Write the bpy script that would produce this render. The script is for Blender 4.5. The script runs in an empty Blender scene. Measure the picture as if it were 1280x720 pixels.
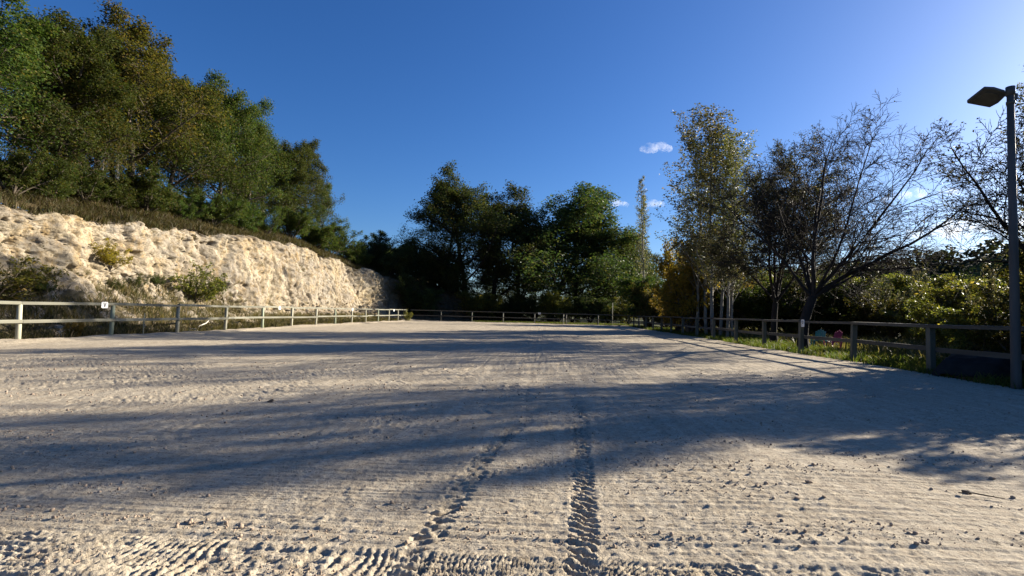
import bpy, math, random
import numpy as np
from mathutils import Vector, Matrix

# ------------------------------------------------------------------ camera, sky, sun
S = bpy.context.scene
COL = S.collection
R = math.radians
CAM_H = 1.40
FPX = 640.0                      # focal length in pixels of a 1280 wide picture
YAW, PITCH, ROLL = R(3.58), R(2.68), R(1.45)
fw = Vector((-math.sin(YAW) * math.cos(PITCH), math.cos(YAW) * math.cos(PITCH), math.sin(PITCH)))
rt0 = Vector((math.cos(YAW), math.sin(YAW), 0))
up0 = rt0.cross(fw)
rt = rt0 * math.cos(ROLL) + up0 * math.sin(ROLL)
up = up0 * math.cos(ROLL) - rt0 * math.sin(ROLL)
camd = bpy.data.cameras.new('camera')
camd.sensor_width = 36.0
camd.lens = FPX / 1280 * 36.0
camd.clip_start = 0.05
camd.clip_end = 30000
cam = bpy.data.objects.new('camera', camd)
cam.matrix_world = Matrix(((rt.x, up.x, -fw.x, 0), (rt.y, up.y, -fw.y, 0), (rt.z, up.z, -fw.z, CAM_H), (0, 0, 0, 1)))
COL.objects.link(cam)
S.camera = cam
S.render.resolution_x, S.render.resolution_y = 1024, 576

SUN_AZ, SUN_EL = R(60), R(19)    # azimuth measured from +Y (down the arena) towards +X (right)
W = bpy.data.worlds.new('World'); S.world = W; W.use_nodes = True
wn = W.node_tree.nodes; wl = W.node_tree.links
sky = wn.new('ShaderNodeTexSky'); sky.sky_type = 'NISHITA'; sky.sun_disc = False
sky.sun_elevation = SUN_EL; sky.sun_rotation = SUN_AZ
sky.altitude = 200; sky.air_density = 1.0; sky.dust_density = 0.9; sky.ozone_density = 6.0
bg = wn['Background']; bg.inputs['Strength'].default_value = 0.05
grade = wn.new('ShaderNodeHueSaturation'); grade.inputs['Saturation'].default_value = 1.14; grade.inputs['Hue'].default_value = 0.509
wl.new(sky.outputs[0], grade.inputs['Color']); wl.new(grade.outputs[0], bg.inputs[0])
sd = bpy.data.lights.new('sun', 'SUN'); sd.energy = 5.0; sd.angle = R(0.55); sd.color = (1.0, 0.90, 0.76)
sun = bpy.data.objects.new('sun', sd); COL.objects.link(sun)
sdir = Vector((math.sin(SUN_AZ) * math.cos(SUN_EL), math.cos(SUN_AZ) * math.cos(SUN_EL), math.sin(SUN_EL)))
sun.rotation_euler = sdir.to_track_quat('Z', 'Y').to_euler()
sun.location = (30, 20, 30)
S.view_settings.view_transform = 'Standard'; S.view_settings.look = 'None'
S.view_settings.gamma = 1.0; S.view_settings.use_curve_mapping = False
S.view_settings.exposure = 1.62
S.render.engine = 'CYCLES'
S.cycles.max_bounces = 8; S.cycles.volume_bounces = 6; S.cycles.transparent_max_bounces = 6

# ------------------------------------------------------------------ helpers
def ray(px, py):
    return fw + rt * ((px - 640) / FPX) - up * ((py - 360) / FPX)
def spot(px, X=None, z=None):
    """ground point seen in picture column px, at lateral position X or at depth z"""
    if z is None: z = FPX * X / (px - 680.0)
    else: X = (px - 680.0) / FPX * z * math.cos(YAW) + 0.0
    Y = (z + X * math.sin(YAW)) / math.cos(YAW)
    return X, Y
def height_at(px, py, x, y):
    d = ray(px, py); k = math.hypot(x, y) / math.hypot(d.x, d.y)
    return CAM_H + d.z * k

def hsh(ix, iy, s):
    n = (ix.astype(np.int64) * 374761393 + iy.astype(np.int64) * 668265263 + s * 1442695041) & 0xFFFFFFFF
    n = ((n ^ (n >> 13)) * 1274126177) & 0xFFFFFFFF
    n = ((n ^ (n >> 15)) * 2246822519) & 0xFFFFFFFF
    return ((n ^ (n >> 16)) & 0xFFFFFF) / float(0xFFFFFF)
def noise(x, y, s=0):
    x = np.asarray(x, float); y = np.asarray(y, float)
    ix = np.floor(x); iy = np.floor(y); fx = x - ix; fy = y - iy
    ux = fx * fx * fx * (fx * (fx * 6 - 15) + 10); uy = fy * fy * fy * (fy * (fy * 6 - 15) + 10)
    def g(a, b):
        an = hsh(ix + a, iy + b, s) * 2 * np.pi
        return np.cos(an) * (fx - a) + np.sin(an) * (fy - b)
    a = g(0, 0); b = g(1, 0); c = g(0, 1); d = g(1, 1)
    return ((a + (b - a) * ux) * (1 - uy) + (c + (d - c) * ux) * uy) * 1.4
def fbm(x, y, o=4, s=0, gain=0.5):
    t = 0; a = 1.0
    for i in range(o):
        t = t + a * noise(x * 2 ** i + 13.7 * i, y * 2 ** i - 7.1 * i, s + i); a *= gain
    return t
def sst(a, b, x):
    t = np.clip((np.asarray(x, float) - a) / (b - a), 0, 1); return t * t * (3 - 2 * t)

def mesh_np(name, v, f, smooth=False):
    """v: (N,3) floats, f: (M,3|4) ints"""
    v = np.ascontiguousarray(v, np.float32); f = np.ascontiguousarray(f, np.int32)
    m = bpy.data.meshes.new(name)
    m.vertices.add(len(v)); m.vertices.foreach_set('co', v.ravel())
    k = f.shape[1]
    m.loops.add(f.size); m.loops.foreach_set('vertex_index', f.ravel())
    m.polygons.add(len(f)); m.polygons.foreach_set('loop_start', np.arange(0, f.size, k, dtype=np.int32))
    if smooth: m.polygons.foreach_set('use_smooth', np.ones(len(f), bool))
    m.update(calc_edges=True)
    return m
def ob(name, mesh, mat=None, parent=None, loc=None):
    o = bpy.data.objects.new(name, mesh); COL.objects.link(o)
    if mat is not None and not mesh.materials: mesh.materials.append(mat)
    if parent is not None: o.parent = parent
    if loc is not None: o.location = loc
    return o
def tag(o, label=None, cat=None, group=None, kind=None):
    if label: o['label'] = label
    if cat: o['category'] = cat
    if group: o['group'] = group
    if kind: o['kind'] = kind
    return o
def thing(name, label, cat, loc=(0, 0, 0), rz=0, group=None, sc=None):
    o = bpy.data.objects.new(name, None); COL.objects.link(o)
    o.empty_display_size = 0.2
    o.location = loc; o.rotation_euler = (0, 0, rz)
    if sc is not None: o.scale = sc
    return tag(o, label, cat, group)

class MB:
    def __init__(s): s.v = []; s.f = []
    def box(s, c, d, rot=None, taper=1.0):
        b = len(s.v); x, y, z = d[0] / 2, d[1] / 2, d[2] / 2
        for k in (-1, 1):
            t = taper if k > 0 else 1
            for i, j in ((-1, -1), (1, -1), (1, 1), (-1, 1)):
                p = Vector((i * x * t, j * y * t, k * z))
                if rot is not None: p = rot @ p
                s.v.append((p.x + c[0], p.y + c[1], p.z + c[2]))
        for q in ((0, 3, 2, 1), (4, 5, 6, 7), (0, 1, 5, 4), (1, 2, 6, 5), (2, 3, 7, 6), (3, 0, 4, 7)):
            s.f.append(tuple(b + i for i in q))
        return s
    def tube(s, pts, rad, n=8, cap=True):
        pts = [Vector(p) for p in pts]; b = len(s.v); k = len(pts)
        if not hasattr(rad, '__len__'): rad = [rad] * k
        for i, p in enumerate(pts):
            d = (pts[min(i + 1, k - 1)] - pts[max(i - 1, 0)]).normalized()
            a = d.orthogonal().normalized() if abs(d.z) < 0.9 else Vector((1, 0, 0)) - d * d.x
            a.normalize(); c = d.cross(a)
            for j in range(n):
                t = 2 * math.pi * j / n
                q = p + (a * math.cos(t) + c * math.sin(t)) * rad[i]; s.v.append(tuple(q))
        for i in range(k - 1):
            for j in range(n):
                s.f.append((b + i * n + j, b + i * n + (j + 1) % n, b + (i + 1) * n + (j + 1) % n, b + (i + 1) * n + j))
        if cap:
            s.f.append(tuple(b + j for j in reversed(range(n)))); s.f.append(tuple(b + (k - 1) * n + j for j in range(n)))
        return s
    def mesh(s, name, smooth=False):
        m = bpy.data.meshes.new(name); m.from_pydata(s.v, [], s.f)
        if smooth:
            for p in m.polygons: p.use_smooth = True
        m.update(); return m
    def build(s, name, mat, parent=None, smooth=False, bevel=0):
        o = ob(name, s.mesh(name, smooth), mat, parent)
        if bevel:
            b = o.modifiers.new('bevel', 'BEVEL'); b.width = bevel; b.segments = 2; b.limit_method = 'ANGLE'
        return o

# ------------------------------------------------------------------ materials
class NT:
    def __init__(s, name):
        s.m = bpy.data.materials.new(name); s.m.use_nodes = True
        s.n = s.m.node_tree.nodes; s.l = s.m.node_tree.links
        s.p = s.n['Principled BSDF']; s.out = s.n['Material Output']
    def new(s, t, **kw):
        n = s.n.new(t)
        for k, v in kw.items(): setattr(n, k, v)
        return n
    def link(s, a, b): s.l.new(a, b)
    def coord(s, scale=(1, 1, 1), kind='Object'):
        tc = s.new('ShaderNodeTexCoord'); mp = s.new('ShaderNodeMapping'); mp.inputs['Scale'].default_value = scale
        s.link(tc.outputs[kind], mp.inputs[0]); return mp.outputs[0]
    def noise(s, vec, scale, detail=4, rough=0.55):
        n = s.new('ShaderNodeTexNoise'); n.inputs['Scale'].default_value = scale
        n.inputs['Detail'].default_value = detail; n.inputs['Roughness'].default_value = rough
        s.link(vec, n.inputs['Vector']); return n.outputs['Fac']
    def ramp(s, fac, stops):
        r = s.new('ShaderNodeValToRGB'); e = r.color_ramp.elements
        while len(e) < len(stops): e.new(0.5)
        for el, (p, c) in zip(e, stops):
            el.position = p; el.color = (c[0], c[1], c[2], 1) if hasattr(c, '__len__') else (c, c, c, 1)
        s.link(fac, r.inputs[0]); return r.outputs[0]
    def mix(s, fac, a, b, mode='MIX'):
        m = s.new('ShaderNodeMix', data_type='RGBA', blend_type=mode)
        for sock, v in ((m.inputs[0], fac), (m.inputs[6], a), (m.inputs[7], b)):
            if hasattr(v, 'links'): s.link(v, sock)
            elif hasattr(v, '__len__'): sock.default_value = (v[0], v[1], v[2], 1)
            else: sock.default_value = v
        return m.outputs[2]
    def math(s, op, a, b=0.0):
        m = s.new('ShaderNodeMath', operation=op)
        for sock, v in ((m.inputs[0], a), (m.inputs[1], b)):
            if hasattr(v, 'links'): s.link(v, sock)
            else: sock.default_value = v
        return m.outputs[0]
    def bump(s, h, strength=0.5, dist=0.02):
        b = s.new('ShaderNodeBump'); b.inputs['Strength'].default_value = strength; b.inputs['Distance'].default_value = dist
        s.link(h, b.inputs['Height']); s.link(b.outputs[0], s.p.inputs['Normal']); return b
    def rough(s, r, spec=0.3):
        s.p.inputs['Roughness'].default_value = r; s.p.inputs['Specular IOR Level'].default_value = spec

def simple(name, c1, c2, scale=6, rough=0.8, bump=0.0, bscale=40, stretch=(1, 1, 1), spec=0.25, metal=0, vary=0.0):
    t = NT(name); v = t.coord(stretch)
    f = t.noise(v, scale, 5, 0.6); oi = t.new('ShaderNodeObjectInfo'); hs = t.new('ShaderNodeHueSaturation')
    t.link(t.math('ADD', t.math('MULTIPLY', oi.outputs['Random'], vary), 1 - vary / 2), hs.inputs['Value'])
    t.link(t.ramp(f, [(0.3, c1), (0.7, c2)]), hs.inputs['Color']); t.link(hs.outputs[0], t.p.inputs['Base Color'])
    t.rough(rough, spec); t.p.inputs['Metallic'].default_value = metal
    if bump: t.bump(t.noise(v, bscale, 4), bump, 0.01)
    return t.m

def leafmat(name, stops, trans=0.4, rough=0.55, spec=0.15, tboost=1.6):
    """random colour for each leaf, a shift for each plant, and light through the leaf"""
    t = NT(name); g = t.new('ShaderNodeNewGeometry'); oi = t.new('ShaderNodeObjectInfo')
    col = t.ramp(g.outputs['Random Per Island'], stops)
    hs = t.new('ShaderNodeHueSaturation')
    t.link(col, hs.inputs['Color'])
    t.link(t.math('ADD', t.math('MULTIPLY', oi.outputs['Random'], 0.05), 0.475), hs.inputs['Hue'])
    t.link(t.math('ADD', t.math('MULTIPLY', oi.outputs['Random'], 0.6), 0.7), hs.inputs['Value'])
    t.link(hs.outputs[0], t.p.inputs['Base Color']); t.rough(rough, spec)
    tr = t.new('ShaderNodeBsdfTranslucent'); mx = t.new('ShaderNodeMixShader'); mx.inputs[0].default_value = trans
    t.link(t.mix(1.0, hs.outputs[0], (tboost, tboost * 1.02, tboost * 0.55), 'MULTIPLY'), tr.inputs[0])
    t.link(t.p.outputs[0], mx.inputs[1]); t.link(tr.outputs[0], mx.inputs[2]); t.link(mx.outputs[0], t.out.inputs[0])
    return t.m

M = {}
# sand of the riding arena
t = NT('sand'); v = t.coord()
c = t.ramp(t.noise(v, 0.35, 5, 0.6), [(0.3, (0.385, 0.329, 0.238)), (0.7, (0.466, 0.405, 0.301))])
c = t.mix(t.ramp(t.noise(v, 7, 7, 0.72), [(0.38, 0.0), (0.66, 0.9)]), c, (0.294, 0.244, 0.176))
c = t.mix(t.ramp(t.noise(t.coord((7, 0.6, 1)), 1.0, 5, 0.65), [(0.45, 0.0), (0.7, 0.5)]), c, (0.507, 0.454, 0.355))
c = t.mix(t.ramp(t.noise(t.coord((1.5, 4.5, 1)), 4.0, 6, 0.7), [(0.54, 0.0), (0.68, 0.7)]), c, (0.204, 0.164, 0.111))  # dark brown crumbs; this mottling also puts shade of small pits into the colour
c = t.mix(t.ramp(t.noise(v, 38, 4, 0.65), [(0.56, 0.0), (0.66, 0.8)]), c, (0.122, 0.094, 0.063))
t.link(c, t.p.inputs['Base Color']); t.rough(0.95, 0.1)
hgt = t.math('ADD', t.math('MULTIPLY', t.noise(v, 60, 5, 0.7), 0.5), t.math('MULTIPLY', t.noise(v, 12, 7, 0.7), 2.0))
hgt = t.math('ADD', hgt, t.math('MULTIPLY', t.noise(t.coord((1, .8, 1)), 4.5, 6, 0.7), 2.2))
t.bump(hgt, 0.75, 0.016)
M['sand'] = t.m
# soil and turf under everything
t = NT('turf_soil'); v = t.coord()
c = t.ramp(t.noise(v, 0.25, 6, 0.65), [(0.3, (0.035, 0.045, 0.014)), (0.55, (0.06, 0.066, 0.022)), (0.75, (0.10, 0.078, 0.045))])
t.link(c, t.p.inputs['Base Color']); t.rough(1, 0.1); t.bump(t.noise(v, 8, 6, 0.7), 0.6, 0.08)
M['ground'] = t.m
# pale limestone face
t = NT('limestone'); v = t.coord(); vs = t.coord((1.0, 1.0, 0.35))
c = t.ramp(t.noise(v, 0.22, 6, 0.62), [(0.30, (0.250, 0.192, 0.112)), (0.45, (0.330, 0.268, 0.169)), (0.58, (0.348, 0.308, 0.233)), (0.75, (0.214, 0.188, 0.152))])
c = t.mix(t.ramp(t.noise(vs, 1.1, 8, 0.75), [(0.42, 0.0), (0.62, 0.7)]), c, (0.411, 0.357, 0.263))
c = t.mix(t.ramp(t.noise(t.coord((1, 1, .6)), 0.14, 5, 0.6), [(0.44, 0.0), (0.56, 0.6)]), c, (0.279, 0.251, 0.209))
c = t.mix(t.ramp(t.noise(t.coord((1, .6, 1.6)), 0.5, 8, 0.72), [(0.47, 0.0), (0.60, 0.8)]), c, (0.190, 0.166, 0.134))
c = t.mix(t.ramp(t.noise(t.coord((1.6, 1.6, .5)), 1.2, 8, 0.72), [(0.50, 0.0), (0.64, 0.7)]), c, (0.301, 0.206, 0.089))
c = t.mix(t.ramp(t.noise(v, 2.6, 8, 0.78), [(0.50, 0.0), (0.62, 0.85)]), c, (0.125, 0.099, 0.062))
c = t.mix(t.ramp(t.noise(v, 7, 7, 0.75), [(0.53, 0.0), (0.60, 0.75)]), c, (0.13, 0.10, 0.062))
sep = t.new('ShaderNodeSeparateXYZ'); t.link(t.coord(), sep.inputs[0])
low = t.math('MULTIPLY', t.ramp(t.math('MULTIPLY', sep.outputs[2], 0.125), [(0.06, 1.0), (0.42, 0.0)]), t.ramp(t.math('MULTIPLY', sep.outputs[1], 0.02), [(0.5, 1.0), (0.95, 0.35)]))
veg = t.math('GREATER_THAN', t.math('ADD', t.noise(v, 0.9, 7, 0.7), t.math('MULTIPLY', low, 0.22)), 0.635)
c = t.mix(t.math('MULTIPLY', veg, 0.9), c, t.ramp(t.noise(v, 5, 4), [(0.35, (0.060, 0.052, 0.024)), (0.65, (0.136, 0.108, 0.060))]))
c = t.mix(t.math('MULTIPLY', t.ramp(t.math('ADD', t.math('MULTIPLY', sep.outputs[1], 0.01), t.math('MULTIPLY', t.noise(v, .6, 5), .06)), [(0.70, 0.0), (0.74, 1.0)]), .85), c, (0.05, 0.042, 0.026))  # dark earth at the far bank end, deepening its shade in the colour
t.link(c, t.p.inputs['Base Color']); t.rough(0.95, 0.1)
t.bump(t.math('ADD', t.noise(t.coord((1, 1, .55)), 5.5, 8, 0.74), t.math('MULTIPLY', t.noise(v, 18, 5, 0.7), 0.5)), 1.0, 0.06)
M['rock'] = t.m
t = NT('hill_soil'); v = t.coord()
c = t.ramp(t.noise(v, 0.7, 7, 0.7), [(0.3, (0.043, 0.036, 0.014)), (0.5, (0.094, 0.068, 0.032)), (0.72, (0.072, 0.061, 0.022))])
t.link(c, t.p.inputs['Base Color']); t.rough(1, 0.1); t.bump(t.noise(v, 5, 6, 0.7), 0.7, 0.1)
M['hill'] = t.m
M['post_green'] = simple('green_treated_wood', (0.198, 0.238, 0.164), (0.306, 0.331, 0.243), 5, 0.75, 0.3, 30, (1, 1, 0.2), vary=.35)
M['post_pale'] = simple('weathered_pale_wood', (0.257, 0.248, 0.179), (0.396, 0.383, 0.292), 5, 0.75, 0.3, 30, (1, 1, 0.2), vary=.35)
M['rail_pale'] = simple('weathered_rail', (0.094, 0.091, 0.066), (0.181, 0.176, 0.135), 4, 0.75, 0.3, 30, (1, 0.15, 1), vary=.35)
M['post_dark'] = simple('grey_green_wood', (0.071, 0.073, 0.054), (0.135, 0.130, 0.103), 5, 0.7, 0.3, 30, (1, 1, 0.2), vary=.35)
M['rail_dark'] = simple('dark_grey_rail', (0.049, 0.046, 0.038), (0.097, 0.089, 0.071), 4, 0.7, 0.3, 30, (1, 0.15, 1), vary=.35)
M['bark'] = simple('grey_brown_bark', (0.045, 0.036, 0.027), (0.13, 0.105, 0.08), 6, 0.9, 0.6, 18, (1, 1, 0.25))
M['bark_dark'] = simple('dark_bark', (0.011, 0.009, 0.008), (0.033, 0.026, 0.022), 6, 0.9, 0.6, 18, (1, 1, 0.25))
M['bark_pale'] = simple('pale_poplar_bark', (0.079, 0.070, 0.054), (0.258, 0.243, 0.208), 3, 0.8, 0.3, 18, (1, 1, 0.6))
M['plate'] = simple('white_plate', (0.68, 0.68, 0.65), (0.80, 0.79, 0.76), 4, 0.5)
M['ink'] = simple('black_lettering', (0.015, 0.015, 0.015), (0.03, 0.03, 0.03), 4, 0.6)
M['pole'] = simple('dark_lamp_pole', (0.045, 0.045, 0.045), (0.09, 0.085, 0.08), 3, 0.6, 0.2, 30, (1, 1, 0.15))
M['lamp'] = simple('dark_lamp_casing', (0.05, 0.05, 0.05), (0.085, 0.085, 0.08), 5, 0.5)
M['lens'] = simple('cloudy_lamp_glass', (0.072, 0.068, 0.061), (0.113, 0.108, 0.095), 5, 0.25, spec=0.5)
M['teal'] = simple('teal_plastic', (0.015, 0.20, 0.21), (0.02, 0.26, 0.27), 5, 0.5)
M['pink'] = simple('pink_plastic', (0.42, 0.07, 0.15), (0.50, 0.09, 0.19), 5, 0.5)
M['tarp'] = simple('black_tarpaulin', (0.008, 0.0085, 0.009), (0.022, 0.022, 0.022), 3, 0.8, 0.6, 9, spec=.12)
M['log'] = simple('cut_log', (0.10, 0.07, 0.045), (0.24, 0.18, 0.12), 8, 0.9, 0.4, 20)
M['rubble'] = simple('white_rubble', (0.45, 0.43, 0.37), (0.66, 0.63, 0.55), 4, 0.9, 0.4, 20)
M['clod'] = simple('sand_clod', (0.20, 0.15, 0.11), (0.42, 0.33, 0.24), 8, 1.0, 0.5, 40)
M['twig'] = simple('dead_twig', (0.05, 0.04, 0.03), (0.12, 0.09, 0.065), 8, 0.9)
M['oak'] = leafmat('oak_leaves', [(0.0, (0.024, 0.043, 0.010)), (0.45, (0.044, 0.068, 0.014)), (0.8, (0.066, 0.086, 0.020)), (0.93, (0.096, 0.099, 0.024)), (1.0, (0.112, 0.080, 0.025))], 0.35)
M['oak_far'] = leafmat('dark_oak_leaves', [(0.0, (0.026, 0.045, 0.015)), (0.6, (0.049, 0.068, 0.022)), (0.9, (0.077, 0.083, 0.026)), (1.0, (0.117, 0.093, 0.032))], 0.33)
M['oak_yellow'] = leafmat('yellowing_oak_leaves', [(0.0, (0.034, 0.042, 0.010)), (0.5, (0.066, 0.064, 0.014)), (0.85, (0.10, 0.082, 0.018)), (1.0, (0.12, 0.075, 0.022))], 0.4)
M['yellow'] = leafmat('yellow_leaves', [(0.0, (0.10, 0.085, 0.018)), (0.5, (0.18, 0.13, 0.022)), (1.0, (0.24, 0.15, 0.025))], 0.45)
M['poplar'] = leafmat('poplar_leaves', [(0.0, (0.05, 0.055, 0.028)), (0.5, (0.085, 0.088, 0.042)), (0.85, (0.14, 0.125, 0.05)), (1.0, (0.20, 0.15, 0.04))], 0.35, 0.5, 0.25)
M['willow'] = leafmat('greyish_leaves', [(0.0, (0.03, 0.034, 0.022)), (0.6, (0.06, 0.062, 0.036)), (1.0, (0.11, 0.085, 0.05))], 0.3)
M['shrub'] = leafmat('shrub_leaves', [(0.0, (0.057, 0.069, 0.017)), (0.5, (0.101, 0.108, 0.025)), (0.85, (0.163, 0.152, 0.035)), (1.0, (0.231, 0.171, 0.037))], 0.45, 0.5, 0.22)
M['evergreen'] = leafmat('evergreen_leaves', [(0.0, (0.012, 0.022, 0.010)), (1.0, (0.032, 0.045, 0.016))], 0.2)
M['grass'] = leafmat('verge_grass', [(0.0, (0.032, 0.052, 0.009)), (0.6, (0.058, 0.071, 0.014)), (1.0, (0.101, 0.085, 0.029))], 0.5)
M['dry'] = leafmat('dry_grass', [(0.0, (0.032, 0.030, 0.012)), (0.35, (0.070, 0.052, 0.024)), (0.6, (0.045, 0.05, 0.016)), (0.85, (0.06, 0.062, 0.018)), (1.0, (0.15, 0.115, 0.06))], 0.3)
M['weed'] = leafmat('roadside_weeds', [(0.0, (0.041, 0.049, 0.016)), (0.45, (0.087, 0.081, 0.030)), (0.8, (0.139, 0.110, 0.052)), (1.0, (0.232, 0.180, 0.093))], 0.35)
M['forest'] = leafmat('distant_forest_leaves', [(0.0, (0.02, 0.03, 0.013)), (0.7, (0.04, 0.05, 0.02)), (1.0, (0.075, 0.06, 0.025))], 0.2)

# ------------------------------------------------------------------ ground
def grid(xs, ys, fz):
    X, Y = np.meshgrid(xs, ys); Z = fz(X, Y)
    return gridmesh(X, Y, Z)
def gridmesh(X, Y, Z):
    r, c = X.shape; v = np.stack([X, Y, Z], -1).reshape(-1, 3)
    i = np.arange(r * c).reshape(r, c)
    f = np.stack([i[:-1, :-1], i[:-1, 1:], i[1:, 1:], i[1:, :-1]], -1).reshape(-1, 4)
    return v, f
gx = np.concatenate([-np.geomspace(6000, 60, 14), np.linspace(-50, 60, 45), np.geomspace(70, 6000, 14)])
gy = np.concatenate([-np.geomspace(6000, 30, 12), np.linspace(-20, 120, 56), np.geomspace(130, 6000, 14)])
v, f = grid(gx, gy, lambda X, Y: -0.09 + 0 * X)
tag(ob('ground', mesh_np('ground', v, f), M['ground']), kind='structure')

XL, XR, YF = -17.0, 10.8, 64.6           # the fence lines
def track_dist(x, y, pts):
    """signed distance across and distance along a polyline"""
    bd = np.full(x.shape, 1e9); sg = np.zeros(x.shape); al = np.zeros(x.shape); s0 = 0
    for (x0, y0), (x1, y1) in zip(pts[:-1], pts[1:]):
        dx, dy = x1 - x0, y1 - y0; L = math.hypot(dx, dy); dx /= L; dy /= L
        tt = np.clip((x - x0) * dx + (y - y0) * dy, 0, L)
        cx = x - x0 - tt * dx; cy = y - y0 - tt * dy; d = np.hypot(cx, cy)
        m = d < bd; bd = np.where(m, d, bd)
        sg = np.where(m, np.sign(cx * dy - cy * dx) * d, sg); al = np.where(m, s0 + tt, al); s0 += L
    return sg, al
def sand_h(x, y):
    wx = x + 0.05 * fbm(x * 4, y * 4, 2, 5); wy = y + 0.05 * fbm(x * 4, y * 4, 2, 9)
    h = 0.030 * fbm(x * 0.22, y * 0.22, 3, 1)
    patch = sst(-0.15, 0.35, fbm(x * 0.45, y * 0.3, 3, 21))
    near = sst(7.5, 4.4, y)                       # dragged strip in front of the camera
    lump = fbm(wx * 7, wy * 7, 4, 31, 0.6)
    churn = np.maximum(0, noise(wx * 14, wy * 11, 35)) + 0.7 * np.maximum(0, noise(wx * 25, wy * 22, 37))
    fine = fbm(wx * 17, wy * 17, 3, 33, 0.6)
    h = h + (0.0030 + 0.0045 * patch) * lump * (1 - 0.6 * near) + (0.0022 + 0.003 * patch) * fine + (0.003 + 0.017 * patch) * churn * (1 - 0.85 * near)
    # hoof pits
    pit = sst(0.28, 0.6, noise(x * 6.0, y * 6.0, 41)) * sst(-0.1, 0.4, fbm(x * 0.5, y * 0.4, 2, 43))
    h = h - 0.020 * pit * (1 - 0.8 * near)
    # harrow lines running down the arena
    h = h + 0.0065 * fbm(x * 6 + 0.5 * noise(x * .2, y * .2, 3), y * 0.22, 3, 51, 0.6) * sst(5.0, 9.0, y)
    h = h + 0.012 * noise(x * 1.6, y * 0.06, 54) * sst(6.0, 12.0, y)
    # drag lines running across, close by
    yy = y + 0.10 * noise(x * 0.25, y * 0.3, 61) - 0.012 * x
    g = fbm(x * 0.18, yy * 16, 3, 63, 0.65)
    h = h + near * (0.0042 * g + 0.0062 * np.sign(g) * np.abs(noise(x * 0.3, yy * 7, 66)) ** 0.5 * 0.8)
    h = h + near * 0.004 * np.maximum(0, noise(wx * 16, wy * 16, 68) - 0.12) * sst(-0.1, 0.4, noise(x * 0.7, yy * 2.2, 69)) * 3
    # tractor tread across the very front
    edge = 3.06 + 0.05 * noise(x * 2.2, x * 0 + 0.3, 71) + 0.02 * noise(x * 9, y * 3, 72)
    tz = sst(edge + 0.06, edge - 0.10, y) * (y > 0.4)
    lean = np.where(x < 0.35, 1.0, -1.0)
    ang = 0.95 - 1.95 * sst(-1.6, 1.4, x) + 0.6 * noise(x * 0.8, y * 0.8, 73)
    ph = (x + 0.022 * fbm(x * 9, y * 9, 2, 78)) * np.cos(ang) / 0.066 + (y + .02 * noise(x * 5, y * 5, 80)) * np.sin(-ang) / 0.066
    lug = np.clip(np.sin(ph * 2 * np.pi) * 1.5, -1, 1) * (0.7 + 0.5 * noise(x * 4, y * 4, 75) + .5 * noise(x * 10, y * 10, 76))
    h = h + tz * (0.0095 * lug + 0.0075 * fbm(x * 26, y * 26, 4, 77, 0.75) + 0.004 * noise(x * 5, y * 5, 79) - 0.010)
    # wheel tracks leading away
    def wheel(pts, w, amp, y0, y1, lam, sgn):
        sgd, al = track_dist(x, y, pts)
        a = np.abs(sgd + 0.025 * noise(x * 7, y * 7, 81))
        m = sst(w * 0.62, w * 0.40, a) * sst(y1, y0, y) * np.clip(0.9 + 0.7 * noise(x * 4, y * 4, 82) + .45 * noise(x * 11, y * 11, 83), .4, 1.4)
        lp = np.clip(np.sin((al + sgn * 0.55 * sgd + 0.030 * fbm(x * 8, y * 8, 3, 84)) / lam * 2 * np.pi) * 1.6, -1, 1)
        rim = sst(w * 0.35, w * 0.55, a) * sst(w * 0.95, w * 0.6, a) * sst(y1, y0, y)
        return m * (amp * lp - amp * 0.7 + 0.6 * amp * lump) + rim * amp * 0.6 * np.maximum(0, noise(x * 22, y * 22, 86) + 0.1)
    h = h + wheel([(0.17, 1.0), (0.25, 2.9), (0.40, 5.0), (0.52, 7.0), (0.6, 12.0)], 0.17, 0.019, 5.5, 12.0, 0.085, 1)
    h = h + wheel([(-0.95, 1.0), (-0.72, 2.8), (-0.60, 4.2), (-0.50, 5.4), (-0.1, 7.0), (0.3, 9.5)], 0.17, 0.019, 4.8, 9.5, 0.095, -1)
    h = h + wheel([(-0.55, 4.35), (-0.1, 4.75), (0.42, 5.05)], 0.12, 0.0055, 6.0, 7.0, 0.07, 1)
    for x0_, sl in ((.62, .012), (-.9, .02), (2.3, -.02), (-4.2, .05), (4.9, -.06)):
        dd = x - x0_ - sl * y + .06 * noise(y * .5, x * 0 + x0_, 88)
        h = h - 0.010 * np.exp(-(dd / .11) ** 2) * sst(7.5, 10, y) * (.6 + .5 * noise(x * 2, y * 1.2, 89))
    # swept circle on the left
    rr = np.hypot(x + 3.3, y - 5.75)
    h = h + 0.004 * np.sin(rr * 2 * np.pi / 0.16) * sst(1.15, 0.9, rr) * sst(0.45, 0.65, rr) * sst(-0.6, 0.2, noise(x * 1.1, y * 1.1, 91) + 0.2)
    # loose sand pushed up along the fences
    h = h + 0.10 * sst(XL + 0.9, XL + 0.25, x) * (0.8 + 0.5 * noise(y * 0.8, x * 1.5, 95)) + 0.05 * sst(YF - 0.9, YF - 0.2, y)
    return h
ys = [1.2]
while ys[-1] < YF - 0.05: ys.append(ys[-1] + min(0.22, max(0.011, 0.62 * ys[-1] ** 2 / 717)))
ys = np.array([-14, -10, -6, -3, -1.5, -0.5, 0.2, 0.7] + ys[:-1] + [YF - 0.02])
XM, XP = XL - 0.12, XR - 0.25
u = np.linspace(0, 1, 860)
lo = np.maximum(XM + 0.6, -1.30 * np.maximum(ys, 1.2) - 1.3); hi = np.minimum(XP - 0.3, 1.30 * np.maximum(ys, 1.2) + 1.3)
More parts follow.
